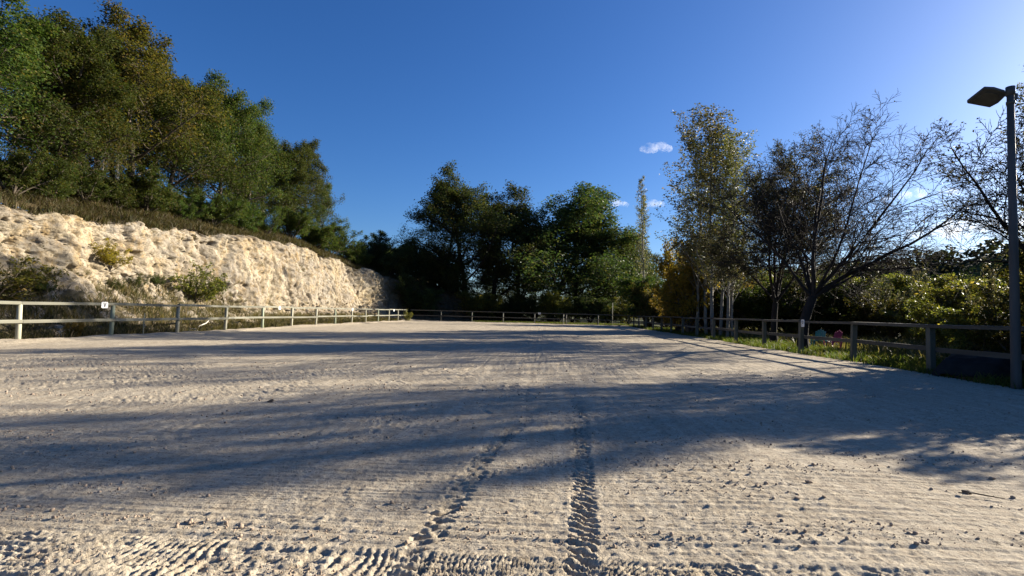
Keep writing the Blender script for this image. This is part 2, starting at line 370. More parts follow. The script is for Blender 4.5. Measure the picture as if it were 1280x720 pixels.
XS = np.concatenate([XM + (lo - XM)[:, None] * np.linspace(0, 1, 16)[None, :-1], lo[:, None] + (hi - lo)[:, None] * u[None],
                     hi[:, None] + (XP - hi)[:, None] * np.linspace(0, 1, 12)[None, 1:]], 1)
YS = np.repeat(ys[:, None], XS.shape[1], 1)
XS[:, -1] += 0.12 * noise(ys * 1.3, ys * 0 + 0.5, 7)
v, f = gridmesh(XS, YS, sand_h(XS, YS))
tag(ob('riding_arena', mesh_np('riding_arena', v, f, True), M['sand']), kind='structure')

# ------------------------------------------------------------------ quarry bank on the left
path = [(-17.6, y) for y in np.arange(-25, 62, 0.25)]
hd = math.pi / 2; px_, py_ = path[-1]
for i in range(110):
    if i > 8: hd = max(R(28), hd - R(1.4))
    px_ += 0.25 * math.cos(hd); py_ += 0.25 * math.sin(hd); path.append((px_, py_))
path = np.array(path); tang = np.gradient(path, axis=0); tang /= np.linalg.norm(tang, axis=1)[:, None]
outw = np.stack([-tang[:, 1], tang[:, 0]], 1)
sarc = np.arange(len(path)) * 0.25 - 25        # equals world y on the straight run
def crest(s): return np.interp(s, [-25, 10, 20, 28, 36, 47, 57, 66, 73, 82, 90], [5.0, 5.2, 5.7, 6.0, 6.5, 7.3, 7.1, 6.2, 4.6, 2.4, 0.5])
def bank_z(n, s):
    hc = crest(s) + 0.35 * noise(s * 0.35, s * 0 + .5, 101) + 0.18 * noise(s * 1.3, s * 0 + .5, 102)
    ht = np.minimum(np.interp(s, [-25, 15, 26, 34, 60, 75], [2.5, 2.4, 2.1, 1.2, 1.0, 0.6]), hc * 0.5)
    sc = hc / 6.5
    z = -0.09 - 0.10 * sst(0, 1.2, n) + ht * 0.25 * sst(1.2, 2.4, n) + (ht * 0.75 + 0.1) * np.clip((n - 2.2) / 2.3, 0, 1)
    face0 = 4.4; fw_ = np.interp(s, [-25, 26, 34, 90], [2.3, 2.1, 1.7, 1.6])
    tt = np.clip((n - face0) / fw_, 0, 1)
    z = z + (hc - ht) * (0.15 * tt + 0.85 * sst(0, 1, tt))
    k = np.maximum(0, n - face0 - fw_)
    return z + sc * (0.42 * np.minimum(k, 3) + 0.30 * np.clip(k - 3, 0, 12) + 0.12 * np.maximum(k - 15, 0))
def bank_at(x, y):
    d = np.hypot(path[:, 0] - x, path[:, 1] - y); i = int(d.argmin())
    n = float((x - path[i, 0]) * outw[i, 0] + (y - path[i, 1]) * outw[i, 1])
    return float(bank_z(np.array(max(n, 0.0)), np.array(sarc[i])))
def bank_sheet(name, ns, s0, ds, disp, mat):
    ss = np.arange(s0, sarc[-1], ds)
    P = np.stack([np.interp(ss, sarc, path[:, 0]), np.interp(ss, sarc, path[:, 1])], 1)
    O = np.stack([np.interp(ss, sarc, outw[:, 0]), np.interp(ss, sarc, outw[:, 1])], 1)
    SS, NN = np.meshgrid(ss, ns, indexing='ij')
    Z = bank_z(NN, SS)
    D = disp(SS, NN, Z)
    X = P[:, 0][:, None] + O[:, 0][:, None] * (NN + D[0]); Y = P[:, 1][:, None] + O[:, 1][:, None] * (NN + D[0])
    v, f = gridmesh(X, Y, Z + D[1])
    o = ob(name, mesh_np(name, v, f[:, ::-1], name != 'cliff'), mat); tag(o, kind='structure'); return o
def rock_disp(s, n, z):
    face = sst(3.2, 4.6, n) * sst(7.2, 6.0, n)
    tal = sst(1.0, 2.2, n) * sst(5.0, 4.0, n)
    a = fbm(s * 0.55, z * 0.35, 5, 111, 0.44)
    gul = np.abs(noise(s * 0.5 + 0.3 * noise(s * .5, z * .5, 3), z * 0.12, 113))
    bed = noise(s * 0.12, z * 1.1, 115)
    led = np.abs(noise(s * 1.9, z * 1.3, 118)) + 0.5 * np.abs(noise(s * 4.1, z * 3.0, 119))
    rid = np.abs(noise(s * 2.3 + .4 * a, z * 1.7, 125)) * .5 + np.abs(noise(s * 5.2, z * 3.8 + .5 * a, 126)) * .30 + np.abs(noise(s * 10.5, z * 7.5, 127)) * .16
    crk = (1 - np.clip(np.abs(noise(s * 0.8 + .5 * a, z * 0.35, 141)), 0, 1)) ** 14 + .7 * (1 - np.clip(np.abs(noise(s * 1.7, z * 1.5 + .6 * a, 142)), 0, 1)) ** 18
    but = noise(s * 0.16, s * 0 + .5, 143) + .6 * noise(s * .33, z * .1, 144)
    lay = z * 1.5 + 1.3 * noise(s * .12, z * .2, 151) + .35 * noise(s * .9, z * .6, 152); saw = lay - np.floor(lay)
    lay2 = z * 4.2 + 1.1 * noise(s * .35, z * .3, 153) + .4 * noise(s * 2.2, z, 154); saw2 = lay2 - np.floor(lay2)
    lm_ = sst(-.25, .35, noise(s * .28, z * .3, 155))
    dn = face * (0.40 * a + 0.22 * gul + 0.10 * rid + 0.8 * but + 0.36 * crk + lm_ * (.22 * saw + .09 * saw2)) + 0.10 * face * fbm(s * 5.0, z * 3.0, 5, 121, .78)
    dz = tal * (0.30 * fbm(s * 0.9, n * 0.9, 5, 117, 0.62)) + 0.05 * fbm(s * 3, n * 3, 3, 119) + face * 0.1 * noise(s * 1.7, z * 2, 123)
    return dn, dz
ns_f = np.concatenate([np.linspace(0, 1.2, 5)[:-1], np.linspace(1.2, 4.4, 34)[:-1], np.linspace(4.4, 6.8, 84)])
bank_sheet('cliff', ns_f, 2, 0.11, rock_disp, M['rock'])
ns_h = np.concatenate([np.linspace(6.65, 10, 30)[:-1], np.linspace(10, 26, 30)[:-1], np.linspace(26, 70, 16)])
def hill_disp(s, n, z):
    e = sst(7.4, 6.65, n)
    return e * rock_disp(s, 6.65 + 0 * n, z)[0], 0.07 + 0.16 * fbm(s * 0.5, n * 0.5, 4, 131) * sst(6.65, 7.6, n)
bank_sheet('hillside', ns_h, 2, 0.4, hill_disp, M['hill'])

# ------------------------------------------------------------------ trees
def rvec(g):
    return Vector((g.gauss(0, 1), g.gauss(0, 1), g.gauss(0, 1))).normalized()
class Tree:
    def __init__(s, seed, spec):
        s.g = random.Random(seed); s.spec = spec; s.br = []; s.sites = []
    def branch(s, p, d, L, r, lvl):
        g = s.g; sp = s.spec[lvl]; n = sp['seg']; pts = [p.copy()]; dirs = [d.copy()]
        for i in range(n):
            d = (d + rvec(g) * sp.get('wander', 0.1) + Vector((0, 0, sp.get('up', 0)))).normalized()
            p = p + d * (L / n); pts.append(p.copy()); dirs.append(d.copy())
        e = sp.get('end', 0.35)
        s.br.append((lvl, pts, [r * (1 - (1 - e) * i / n) for i in range(n + 1)]))
        if lvl + 1 < len(s.spec):
            c = s.spec[lvl + 1]; m = c['n']; st = c.get('start', 0.2); az = g.uniform(0, 6.28)
            for k in range(m):
                t = st + (1 - st) * (k + g.random()) / m; t = min(t, 0.999); i = int(t * n); ft = t * n - i
                q = pts[i].lerp(pts[i + 1], ft); dd = dirs[i + 1]
                az += 2.399 + g.uniform(-.5, .5); a = R(c['ang'] + g.uniform(-1, 1) * c.get('angv', 12)) 
                a *= 1 - c.get('tipclose', 0.0) * t
                o = dd.orthogonal().normalized(); o.rotate(Matrix.Rotation(az, 3, dd))
                nd = (dd * math.cos(a) + o * math.sin(a)).normalized()
                Lc = L * c['len'] * c.get('shape', lambda t: 1.1 - 0.6 * t)(t) * g.uniform(0.7, 1.25)
                rc = min(r * (1 - (1 - e) * t) * c.get('rr', 0.6), max(Lc * 0.03, 0.004))
                s.branch(q, nd, Lc, max(rc, c.get('rmin', 0.006)), lvl + 1)
        if sp.get('leaf'):
            for i in range(1, n + 1): s.sites.append((pts[i], dirs[i]))
    def wood(s, name, sides=(8, 6, 4, 3, 3), maxlvl=9):
        V = []; F = []; base = 0; groups = {}
        for lvl, pts, rad in s.br:
            if lvl <= maxlvl: groups.setdefault((sides[min(lvl, 4)], len(pts)), []).append((pts, rad))
        for (k, m), lst in groups.items():
            P = np.array([[tuple(q) for q in a] for a, b in lst]); Rd = np.array([b for a, b in lst])
            D = np.gradient(P, axis=1); D /= np.linalg.norm(D, axis=2)[..., None] + 1e-9
            ref = np.where(np.abs(D[..., 2:3]) < 0.8, np.array([0, 0, 1.0]), np.array([1.0, 0, 0]))
            A = np.cross(D, ref); A /= np.linalg.norm(A, axis=2)[..., None] + 1e-9; B = np.cross(D, A)
            th = np.arange(k) * 2 * np.pi / k
            Q = P[:, :, None] + (A[:, :, None] * np.cos(th)[:, None] + B[:, :, None] * np.sin(th)[:, None]) * Rd[:, :, None, None]
            c = len(lst); idx = base + np.arange(c * m * k).reshape(c, m, k); nx = np.roll(idx, -1, 2)
            F.append(np.stack([idx[:, :-1], nx[:, :-1], nx[:, 1:], idx[:, 1:]], -1).reshape(-1, 4))
            V.append(Q.reshape(-1, 3)); base += c * m * k
        return mesh_np(name, np.concatenate(V), np.concatenate(F), True)
def leaves(name, pos, per, spread, size, seed, flat=0.35, wid=0.55, zs=0.8, hang=0.0):
    """leaf-shaped faces scattered round the twigs, each one folded a little along its rib"""
    rs = np.random.RandomState(seed); P = np.repeat(np.array([tuple(p) for p, d in pos]), per, 0); N = len(P)
    off = rs.normal(0, 1, (N, 3)); off /= np.linalg.norm(off, axis=1)[:, None]; off *= (rs.rand(N, 1) ** 0.5) * spread; off[:, 2] *= zs
    P = P + off
    nrm = rs.normal(0, 1, (N, 3)); nrm[:, 2] = np.abs(nrm[:, 2]) + flat; nrm /= np.linalg.norm(nrm, axis=1)[:, None]
    ax = rs.normal(0, 1, (N, 3)); ax[:, 2] -= hang; ax -= nrm * (ax * nrm).sum(1)[:, None]; ax /= np.linalg.norm(ax, axis=1)[:, None] + 1e-9
    sd_ = np.cross(nrm, ax); L = size * rs.uniform(0.6, 1.35, (N, 1))
    a = P - ax * L * 0.5; b = P + sd_ * L * wid * 0.5 + nrm * L * 0.1; c = P + ax * L * 0.5; d = P - sd_ * L * wid * 0.5 + nrm * L * 0.1
    V = np.stack([a, b, c, d], 1).reshape(-1, 3); i = np.arange(N)[:, None] * 4
    F = np.concatenate([i + 0, i + 1, i + 2, i + 3], 1)
    return mesh_np(name, V, F)

def make_kind(seed, spec, L, r, dirn, leafargs, wood_levels=9, sides=(8, 6, 4, 3, 3)):
    T = Tree(seed, spec); T.branch(Vector((0, 0, -0.15)), Vector(dirn).normalized(), L, r, 0)
    w = T.wood('trunk', sides, wood_levels)
    lf = leaves('crown', T.sites, *leafargs) if leafargs else None
    zz = max(max(p.z for p in pts) for l, pts, rd in T.br)
    return dict(wood=w, leaf=lf, h=zz)
oakspec = lambda s: [dict(seg=8, wander=.09, up=.03, end=.25),
    dict(n=17, start=s, len=.58, ang=66, angv=14, tipclose=.45, seg=5, wander=.2, up=.06, rr=.5, shape=lambda t: 1.0 - 0.6 * t),
    dict(n=8, start=.15, len=.48, ang=52, angv=20, seg=4, wander=.25, up=.04, rr=.55, leaf=True),
    dict(n=6, start=.12, len=.62, ang=52, angv=24, seg=3, wander=.3, up=.02, rr=.5, leaf=True)]
oaks = [make_kind(11, oakspec(.09), 10.5, .20, (.05, 0, 1), (12, .56, .16, 1)),
        make_kind(12, oakspec(.13), 11.0, .22, (-.05, .05, 1), (12, .56, .16, 2)),
        make_kind(13, oakspec(.07), 10.0, .18, (0, -.06, 1), (12, .56, .16, 3)),
        make_kind(14, oakspec(.15), 11.5, .22, (.08, .02, 1), (12, .58, .16, 4))]
popspec = [dict(seg=10, wander=.035, up=.05, end=.12),
    dict(n=60, start=.2, len=.24, ang=36, angv=11, seg=6, wander=.12, up=.10, rr=.35, shape=lambda t: 1.15 - .75 * t),
    dict(n=6, start=.2, len=.36, ang=35, angv=14, seg=3, wander=.2, up=.1, rr=.5, leaf=True)]
poplars = [make_kind(s, popspec, 15.5, .085, (dx, 0, 1), (6, .26, .12, s, .1, .7)) for s, dx in ((21, .02), (22, -.04), (23, .04))]
thinspec = [dict(seg=10, wander=.03, up=.06, end=.12),
    dict(n=40, start=.28, len=.15, ang=26, angv=8, seg=4, wander=.12, up=.14, rr=.35, shape=lambda t: 1.25 - 1.0 * t),
    dict(n=5, start=.2, len=.4, ang=32, angv=14, seg=3, wander=.2, up=.12, rr=.5, leaf=True)]
slim = [make_kind(s, thinspec, 16.0, .11, (0.01, 0, 1), (5, .22, .13, s, .1, .7)) for s in (25, 26)]
shrubspec = lambda nst, ang, up: [dict(seg=2, wander=.02, end=.8),
    dict(n=nst, start=.05, len=9, ang=ang, angv=18, seg=6, wander=.18, up=up, rr=.7, rmin=.018, shape=lambda t: 1),
    dict(n=10, start=.18, len=.36, ang=45, angv=18, seg=4, wander=.24, up=.06, rr=.5, leaf=True),
    dict(n=6, start=.15, len=.5, ang=45, angv=18, seg=3, wander=.3, up=.03, rr=.5, leaf=True)]
shrubs = [make_kind(31, shrubspec(9, 30, .08), .35, .10, (0, 0, 1), (10, .26, .12, 31)),
          make_kind(32, shrubspec(11, 42, .10), .35, .10, (0, 0, 1), (10, .28, .12, 32)),
          make_kind(33, shrubspec(8, 22, .05), .38, .10, (0, 0, 1), (9, .26, .12, 33))]
brushspec = [dict(seg=2, wander=.02, end=.8),
    dict(n=14, start=.05, len=7, ang=32, angv=20, seg=6, wander=.12, up=.05, rr=.7, rmin=.008, shape=lambda t: 1),
    dict(n=7, start=.2, len=.3, ang=38, angv=14, seg=3, wander=.2, up=.06, rr=.5, rmin=.004, leaf=True)]
brush = [make_kind(s, brushspec, .2, .03, (0, 0, 1), (14, .13, .085, s)) for s in (35, 36)]

def plant(name, kind, label, cat, x, y, z, h, mats, rz, group=None, sx=1.0, wood='trunk', leaf='crown'):
    """one plant: an empty at its foot with copies of its wood and its foliage"""
    k = h / kind['h']
    e = thing(name, label, cat, (x, y, z), rz, group, (k * sx, k * sx, k))
    for nm, me, mt in ((wood, kind['wood'], mats[0]), (leaf, kind['leaf'], mats[1])):
        if me is None: continue
        o = bpy.data.objects.new(nm, me); COL.objects.link(o); o.parent = e
        if not me.materials: me.materials.append(None)
        o.material_slots[0].link = 'OBJECT'; o.material_slots[0].material = mt
    return e

# ------------------------------------------------------------------ oaks on the hill above the cliff
rg = random.Random(5)
GH = 'oaks on the hill above the cliff'
hill_oaks = [  # picture column, lateral X, picture row of the top, kind, width, label
    (-45, -28.5, -30, 0, 1.1, 'oak above the cliff cut off by the left edge of the picture'),
    (22, -29.0, 0, 1, 1.0, 'tall oak above the cliff whose crown touches the top left corner'),
    (72, -28.3, 62, 0, .85, 'yellowish oak with a bare pale trunk above the left end of the cliff'),
    (112, -33.0, 42, 2, 1.0, 'dark oak just left of the highest crown on the hill'),
    (158, -31.5, 26, 3, 1.0, 'oak with the highest pointed crown on the hill above the cliff'),
    (205, -30.5, 80, 1, 1.0, 'broad oak right of the highest crown on the hill'),
    (240, -33.0, 96, 2, .9, 'oak half hidden behind the middle of the hillside wood'),
    (268, -29.5, 98, 0, .85, 'narrow oak with a spiky top in the middle of the hillside wood'),
    (306, -30.5, 146, 2, 1.0, 'rounded oak on the falling treeline above the pale cliff'),
    (343, -29.5, 172, 1, .9, 'oak third from the right end of the hillside wood'),
    (376, -28.3, 176, 3, .80, 'oak with ragged top twigs near the right end of the hillside wood'),
    (402, -26.8, 222, 0, .75, 'last small oak at the right end of the hillside wood'),
]
for i, (px, X, py, k, w, lab) in enumerate(hill_oaks):
    x, y = spot(px, X); z = bank_at(x, y) - 0.15; h = height_at(px, py, x, y) - z
    plant('oak_tree', oaks[k], lab, 'tree', x, y, z, h, (M['bark'], M['oak_yellow'] if i in (2, 4) else M['oak']), rg.uniform(0, 6.28), GH, w * (1.15 if i < 9 else .95))
for px, X, py, k, lab in ((45, -37, 40, 2, 'dark oak deep in the wood behind the yellowish oak'), (135, -39, 60, 1, 'dark oak deep in the wood left under the highest crown'),
                          (185, -38, 75, 0, 'dark oak deep in the wood right under the highest crown'), (285, -37, 125, 1, 'dark oak deep in the wood behind the spiky one'),
                          (325, -36, 165, 2, 'dark oak deep in the wood behind the falling treeline')):
    x, y = spot(px, X); z = bank_at(x, y) - 0.15; h = height_at(px, py, x, y) - z
    plant('oak_tree', oaks[k], lab, 'tree', x, y, z, h, (M['bark'], M['oak_far']), rg.uniform(0, 6.28), GH, 1.1)
GB = 'bushes on the cliff top'
for i, (px, X, h, lab) in enumerate([(8, -26.3, 2.6, 'bush at the far left of the cliff top'), (52, -26.7, 2.2, 'low bush between the two leftmost trunks on the cliff top'),
        (100, -26.9, 2.6, 'bush right of the bare pale trunk on the cliff top'), (140, -26.7, 2.4, 'bush below the highest crown on the cliff top'),
        (178, -26.5, 3.0, 'bush among thin pale stems on the cliff top'), (222, -26.3, 2.6, 'dense bush above the middle of the cliff edge'),
        (262, -25.7, 2.8, 'rounded bright green bush above the middle of the cliff edge'), (295, -25.9, 3.0, 'bush under the rounded oak on the cliff top'),
        (330, -25.7, 2.8, 'bush left of the dark trunk near the cliff end'), (362, -25.5, 3.4, 'bush right of the dark trunk near the cliff end'),
        (392, -25.9, 4.0, 'tall bush under the last small oak'), (414, -25.4, 4.5, 'bush closing the right end of the hillside wood'),
        (432, -25.0, 3.2, 'bush on the lowered cliff top beyond the wood'), (448, -24.8, 2.6, 'small bush at the tip of the lit cliff')]):
    x, y = spot(px, X); z = bank_at(x, y) - 0.1
    plant('bush', shrubs[i % 3], lab, 'bush', x, y, z, h, (M['bark'], M['oak']), rg.uniform(0, 6.28), GB, 1.15, 'stem', 'foliage')
for px, X, h, lab in ((118, -27.6, 5.5, 'thin pale stem in the shade left of the dense bush'), (141, -28.2, 5.0, 'thin pale leaning stem on the cliff top')):
    x, y = spot(px, X); z = bank_at(x, y) - 0.1
    plant('sapling', slim[0], lab, 'sapling', x, y, z, h, (M['bark_pale'], M['oak']), rg.uniform(0, 6.28), 'pale saplings on the cliff top', 1.2)

# bushes on the cliff face and its foot
def on_bank(px, py, zoff=0):
    d = ray(px, py)
    for k in np.arange(16, 60, 0.05):
        x, y, z = d.x * k, d.y * k, CAM_H + d.z * k
        if x < -17.7 and bank_at(x, y) > z: return x, y, z
    return spot(px, -21) + (0.5,)
for px, py, h, k, mt, lab in ((138, 335, 1.6, 0, 'yellow', 'small yellow green bush growing on the cliff face'),
        (242, 378, 2.6, 1, 'shrub', 'leafy green bush at the cliff foot behind the fence'),
        (262, 372, 1.7, 0, 'oak', 'dark rounded bush beside the leafy one at the cliff foot'),
        (-10, 380, 2.4, 1, 'shrub', 'leafy bush cut off by the left edge below the cliff'),
        (52, 366, 0.9, 0, 'oak', 'low green clump on the scree below the cliff'),
        (170, 358, 0.8, 1, 'oak', 'dark green clump right of the yellow green bush'),
        (195, 356, 0.8, 0, 'oak', 'dark green clump left of the leafy bush'),
        (145, 362, 0.7, 0, 'oak', 'small dark clump under the yellow green bush'),
        (92, 352, 0.7, 1, 'weed', 'brown clump in the middle of the scree')):
    x, y, z = on_bank(px, py)
    plant('bush', brush[k], lab, 'bush', x, y, z - 0.08, h, (M['bark'], M[mt]), rg.uniform(0, 6.28), 'bushes on the cliff face', 1.25, 'stem', 'foliage')
x, y = spot(98, -18.3)
plant('yellow_weed', brush[0], 'small yellow leaved weed behind the fence below the left plate', 'weed', x, y, -0.15, 0.95, (M['bark'], M['yellow']), 1.0, None, .8, 'stem', 'foliage')
x, y = spot(511, -16.3)
plant('yellow_weed', brush[1], 'yellow green tuft at the far left corner of the arena fence', 'weed', x, y, -0.1, 1.5, (M['bark'], M['shrub']), 1.0, None, .7, 'stem', 'foliage')

# ------------------------------------------------------------------ trees beyond the far fence
GF = 'dark trees beyond the far fence'
far = [(466, 92, 322, 0, 1.2, 'low dark tree on the bank behind the end of the lit cliff'), (497, 92, 312, 2, 1.1, 'dark tree left of the tallest oak at the far end'),
       (528, 90, 326, 1, 1.2, 'low dark tree at the left foot of the tallest far oak'),
       (556, 84, 240, 3, .85, 'left stem of the tallest dark oak group at the far end'), (582, 84, 228, 1, .95, 'tallest dark oak at the far end of the arena'),
       (617, 86, 244, 0, .95, 'dark oak on the right flank of the tallest far oak'), (650, 88, 256, 2, 1.0, 'dark tree in the dip between the two tall far oaks'),
       (688, 88, 236, 1, 1.15, 'second tallest far oak with a broad rounded crown'), (724, 91, 264, 3, 1.0, 'dark oak on the right flank of the broad far oak'),
       (755, 92, 284, 0, 1.0, 'greenish brown tree left of the slim poplar'), (778, 95, 292, 2, .9, 'low tree right behind the slim poplar')]
for px, z_, py, k, w, lab in far:
    x, y = spot(px, z=z_); z0 = max(-0.12, bank_at(x, y) - 0.15) if x < -9 else -0.12
    h = (height_at(px, py, x, y) - z0) * 1.06
    plant('oak_tree', oaks[k], lab, 'tree', x, y, z0, h, (M['bark_dark'], M['oak_far']), rg.uniform(0, 6.28), GF, w * 1.4)
x, y = spot(471, z=84)
plant('young_conifer', slim[1], 'slender pointed treetop above the bank left of the far oaks', 'tree', x, y, 1.0, height_at(471, 288, x, y) - 1.0, (M['bark_dark'], M['evergreen']), 0, None, 1.4)
far_b = [(462, 75, 4.0), (486, 75, 4.5), (508, 74, 4.5), (530, 75, 4.2), (478, 88, 6.5), (503, 86, 7), (527, 84, 6.5), (548, 82, 6), (571, 80, 5), (598, 77, 4.4), (622, 80, 4.2), (646, 79, 4.8), (668, 82, 4.4), (696, 78, 4.8), (716, 82, 5), (738, 78, 4.2), (761, 80, 4), (786, 78, 5)]
names = ['first', 'second', 'third', 'fourth', 'fifth', 'sixth', 'seventh', 'eighth', 'ninth', 'tenth', 'eleventh', 'twelfth', 'thirteenth', 'fourteenth', 'fifteenth', 'sixteenth', 'seventeenth', 'eighteenth']
for i, (px, z_, h) in enumerate(far_b):
    x, y = spot(px, z=z_); z0 = max(-0.12, bank_at(x, y) - 0.15) if x < -9 else -0.12
    plant('bush', shrubs[i % 3], '%s bush from the left in the dark row behind the far fence' % names[i], 'bush', x, y, z0, h, (M['bark_dark'], M['oak_far'] if i % 4 != 1 or i < 4 else M['shrub']), rg.uniform(0, 6.28), 'bushes behind the far fence', 1.25, 'stem', 'foliage')
back = [(430, 130, 330), (500, 135, 330), (560, 125, 335), (615, 130, 330), (670, 128, 335), (725, 135, 330), (775, 125, 332), (822, 118, 328), (868, 112, 334), (912, 105, 330), (955, 100, 334), (995, 98, 330), (1040, 92, 335)]
for i, (px, z_, py) in enumerate(back):
    x, y = spot(px, z=z_); h = height_at(px, py, x, y)
    plant('oak_tree', oaks[i % 3], '%s tree from the left in the distant row behind all others' % names[i], 'tree', x, y, -0.12, h, (M['bark_dark'], M['oak_far']), rg.uniform(0, 6.28), 'distant row of trees', 1.35)

# ------------------------------------------------------------------ poplars and hedges right of the far end
for px, X, py, k, w, lab in ((799, 12.4, 246, 1, 1.0, 'left of the two slim poplars behind the far right fence'), (806, 12.2, 220, 0, 1.0, 'right, paler of the two slim poplars behind the far right fence')):
    x, y = spot(px, X); plant('slim_poplar', slim[k], lab, 'tree', x, y, -0.12, height_at(px, py, x, y) + .12, (M['bark_pale'], M['poplar']), rg.uniform(0, 6.28), 'slim poplars', w)
GP = 'clump of tall poplars'
for px, X, py, k, w, lab, mt in ((872, 12.0, 165, 0, 1.0, 'leftmost poplar of the tall clump', 'poplar'), (883, 12.6, 132, 1, 1.0, 'poplar second from left in the tall clump', 'poplar'),
        (892, 11.9, 122, 2, 1.05, 'tallest poplar in the middle of the clump', 'poplar'), (900, 12.8, 145, 0, 1.0, 'poplar with a slanting pale trunk in the clump', 'poplar'),
        (909, 12.2, 160, 1, 1.0, 'poplar second from right in the tall clump', 'poplar'), (916, 12.9, 178, 2, .95, 'rightmost poplar of the tall clump', 'poplar')):
    x, y = spot(px, X); plant('poplar_tree', poplars[k], lab, 'tree', x, y, -0.12, height_at(px, py, x, y) + .12, (M['bark_pale'], M[mt]), rg.uniform(0, 6.28), GP, w * 1.45)
for px, z_, py, k, mt, lab in ((862, 42, 300, 0, 'yellow', 'yellow leaved young tree left below the tall poplars'), (884, 44, 318, 1, 'yellow', 'yellow bush behind the poplar trunks'),
                               (848, 46, 338, 2, 'yellow', 'low yellowish bush left of the poplars')):
    x, y = spot(px, z=z_); plant('yellow_bush', shrubs[k], lab, 'bush', x, y, -0.12, height_at(px, py, x, y), (M['bark'], M[mt]), rg.uniform(0, 6.28), 'yellow bushes below the poplars', .75, 'stem', 'foliage')
GM = 'hedge bushes behind the right fence'
for i, (px, z_, py) in enumerate([(812, 62, 345), (832, 58, 350), (852, 62, 345), (905, 46, 352), (925, 50, 335), (945, 44, 350), (962, 40, 345), (985, 46, 335), (1012, 42, 338), (1030, 38, 345)]):
    x, y = spot(px, z=z_); plant('hedge_bush', shrubs[i % 3], '%s bush from the left in the hedge between the slim poplars and the bare tree' % names[i], 'bush', x, y, -0.12, height_at(px, py, x, y), (M['bark'], M['shrub'] if i % 3 else M['oak']), rg.uniform(0, 6.28), GM, 1.2, 'stem', 'foliage')

# thicket on the right
GT = 'thicket behind the right fence'
thick = [(1048, 48, 354, 'first'), (1078, 44, 342, 'second'), (1106, 50, 348, 'third'), (1134, 42, 352, 'fourth'), (1162, 46, 342, 'fifth'), (1188, 40, 324, 'sixth'), (1214, 30, 350, 'seventh'),
         (1242, 24, 340, 'eighth'), (1272, 20, 350, 'ninth'), (1066, 37, 372, 'tenth'), (1112, 34, 368, 'eleventh'), (1158, 31, 374, 'twelfth'), (1196, 26, 366, 'thirteenth'), (1232, 18.5, 380, 'fourteenth'), (1285, 16, 352, 'fifteenth')]
for i, (px, z_, py, o_) in enumerate(thick):
    x, y = spot(px, z=z_); back_ = i < 9
    lab = ('%s bush from the left in the back row of the right thicket' % o_) if back_ else '%s bush from the left in the front row of the right thicket' % names[i - 9]
    plant('thicket_bush', shrubs[(i * 2 + 1) % 3], lab, 'bush', x, y, -0.12, height_at(px, py, x, y), (M['bark'], M['evergreen'] if i == 5 else M['oak_yellow'] if i % 4 == 2 else M['shrub']), rg.uniform(0, 6.28), GT, 1.25, 'stem', 'foliage')
for i, (px, z_, py, k) in enumerate(((1092, 36, 335, 0), (1146, 33, 330, 1), (1200, 25, 345, 0), (1250, 19, 322, 1), (1060, 38, 340, 1))):
    x, y = spot(px, z=z_); plant('bare_sapling', brush[k], '%s thin bare sapling in the right thicket' % names[i], 'sapling', x, y, -.12, height_at(px, py, x, y), (M['bark_pale'], M['willow']), i * 2.0, 'thin saplings in the right thicket', .45, 'stem', 'foliage')
# bushes and trees going on along the right side, just outside the picture
for i, (x, y, h, k) in enumerate([(16.0, 14.9, 3.2, 0), (18.0, 17.0, 4.2, 1), (14.2, 13.2, 2.4, 2), (16.2, 12.6, 5.0, 1), (14.2, 11.0, 3.8, 0)]):
    plant('thicket_bush', shrubs[k], '%s bush of the right thicket past the lamp, at or beyond the right edge' % names[i], 'bush', x, y, -0.12, h, (M['bark'], M['shrub']), rg.uniform(0, 6.28), GT, 1.25, 'stem', 'foliage')

# ------------------------------------------------------------------ bare tree, its neighbour and the tree by the lamp
barespec = [dict(seg=4, wander=.05, end=.75), 
    dict(n=0, len=1, ang=40, seg=8, wander=.14, up=.0, end=.2),
    dict(n=13, start=.2, len=.46, ang=44, angv=16, seg=6, wander=.2, up=-.01, rr=.5, end=.25, rmin=.012),
    dict(n=11, start=.1, len=.52, ang=40, angv=16, seg=5, wander=.22, up=-.02, rr=.5, end=.4, rmin=.012),
    dict(n=6, start=.12, len=.55, ang=35, angv=14, seg=3, wander=.2, up=-.06, rr=.6, end=.5, rmin=.0095, leaf=True)]
def bare(seed, trunk, limbs, rr0, spec=barespec):
    T = Tree(seed, spec); tr = [Vector(p) for p in trunk]
    n = len(tr); T.br.append((0, tr, [rr0 * (1.25 if i == 0 else 1 - .25 * i / n) for i in range(n)]))
    for d, L, r in limbs:
        T.branch(tr[-1] - Vector(d).normalized() * 0.12, Vector(d).normalized(), L, r, 1)
    return T
x, y = spot(1004, 12.0)
T = bare(42, [(0, 0, -.15), (-.03, 0, .5), (.03, .02, 1.2), (.22, 0, 1.9), (.42, 0, 2.4)],
         [((.78, -.1, .72), 7.4, .12), ((.35, .25, 1), 8.4, .11), ((-.1, -.2, 1), 7.4, .09), ((-.55, .1, 1), 6.6, .08), ((.95, .25, .42), 6.0, .075), ((.55, -.35, .9), 7.6, .085), ((.1, .7, .8), 6.4, .075), ((.5, .6, .6), 6.2, .07), ((.7, .3, .75), 7.2, .07), ((-.3, .3, 1), 7.0, .07), ((.15, -.4, 1), 7.4, .07)], .25)
e = thing('bare_tree', 'big spreading bare tree with dark leaning trunk behind the right fence', 'tree', (x, y, 0))
ob('trunk', T.wood('trunk'), M['bark_dark'], e)
rs_ = random.Random(3)
ob('crown', leaves('crown', [s for s in T.sites if rs_.random() < .10], 2, .10, .08, 9), M['willow'], e)
x, y = spot(967, 13.0)
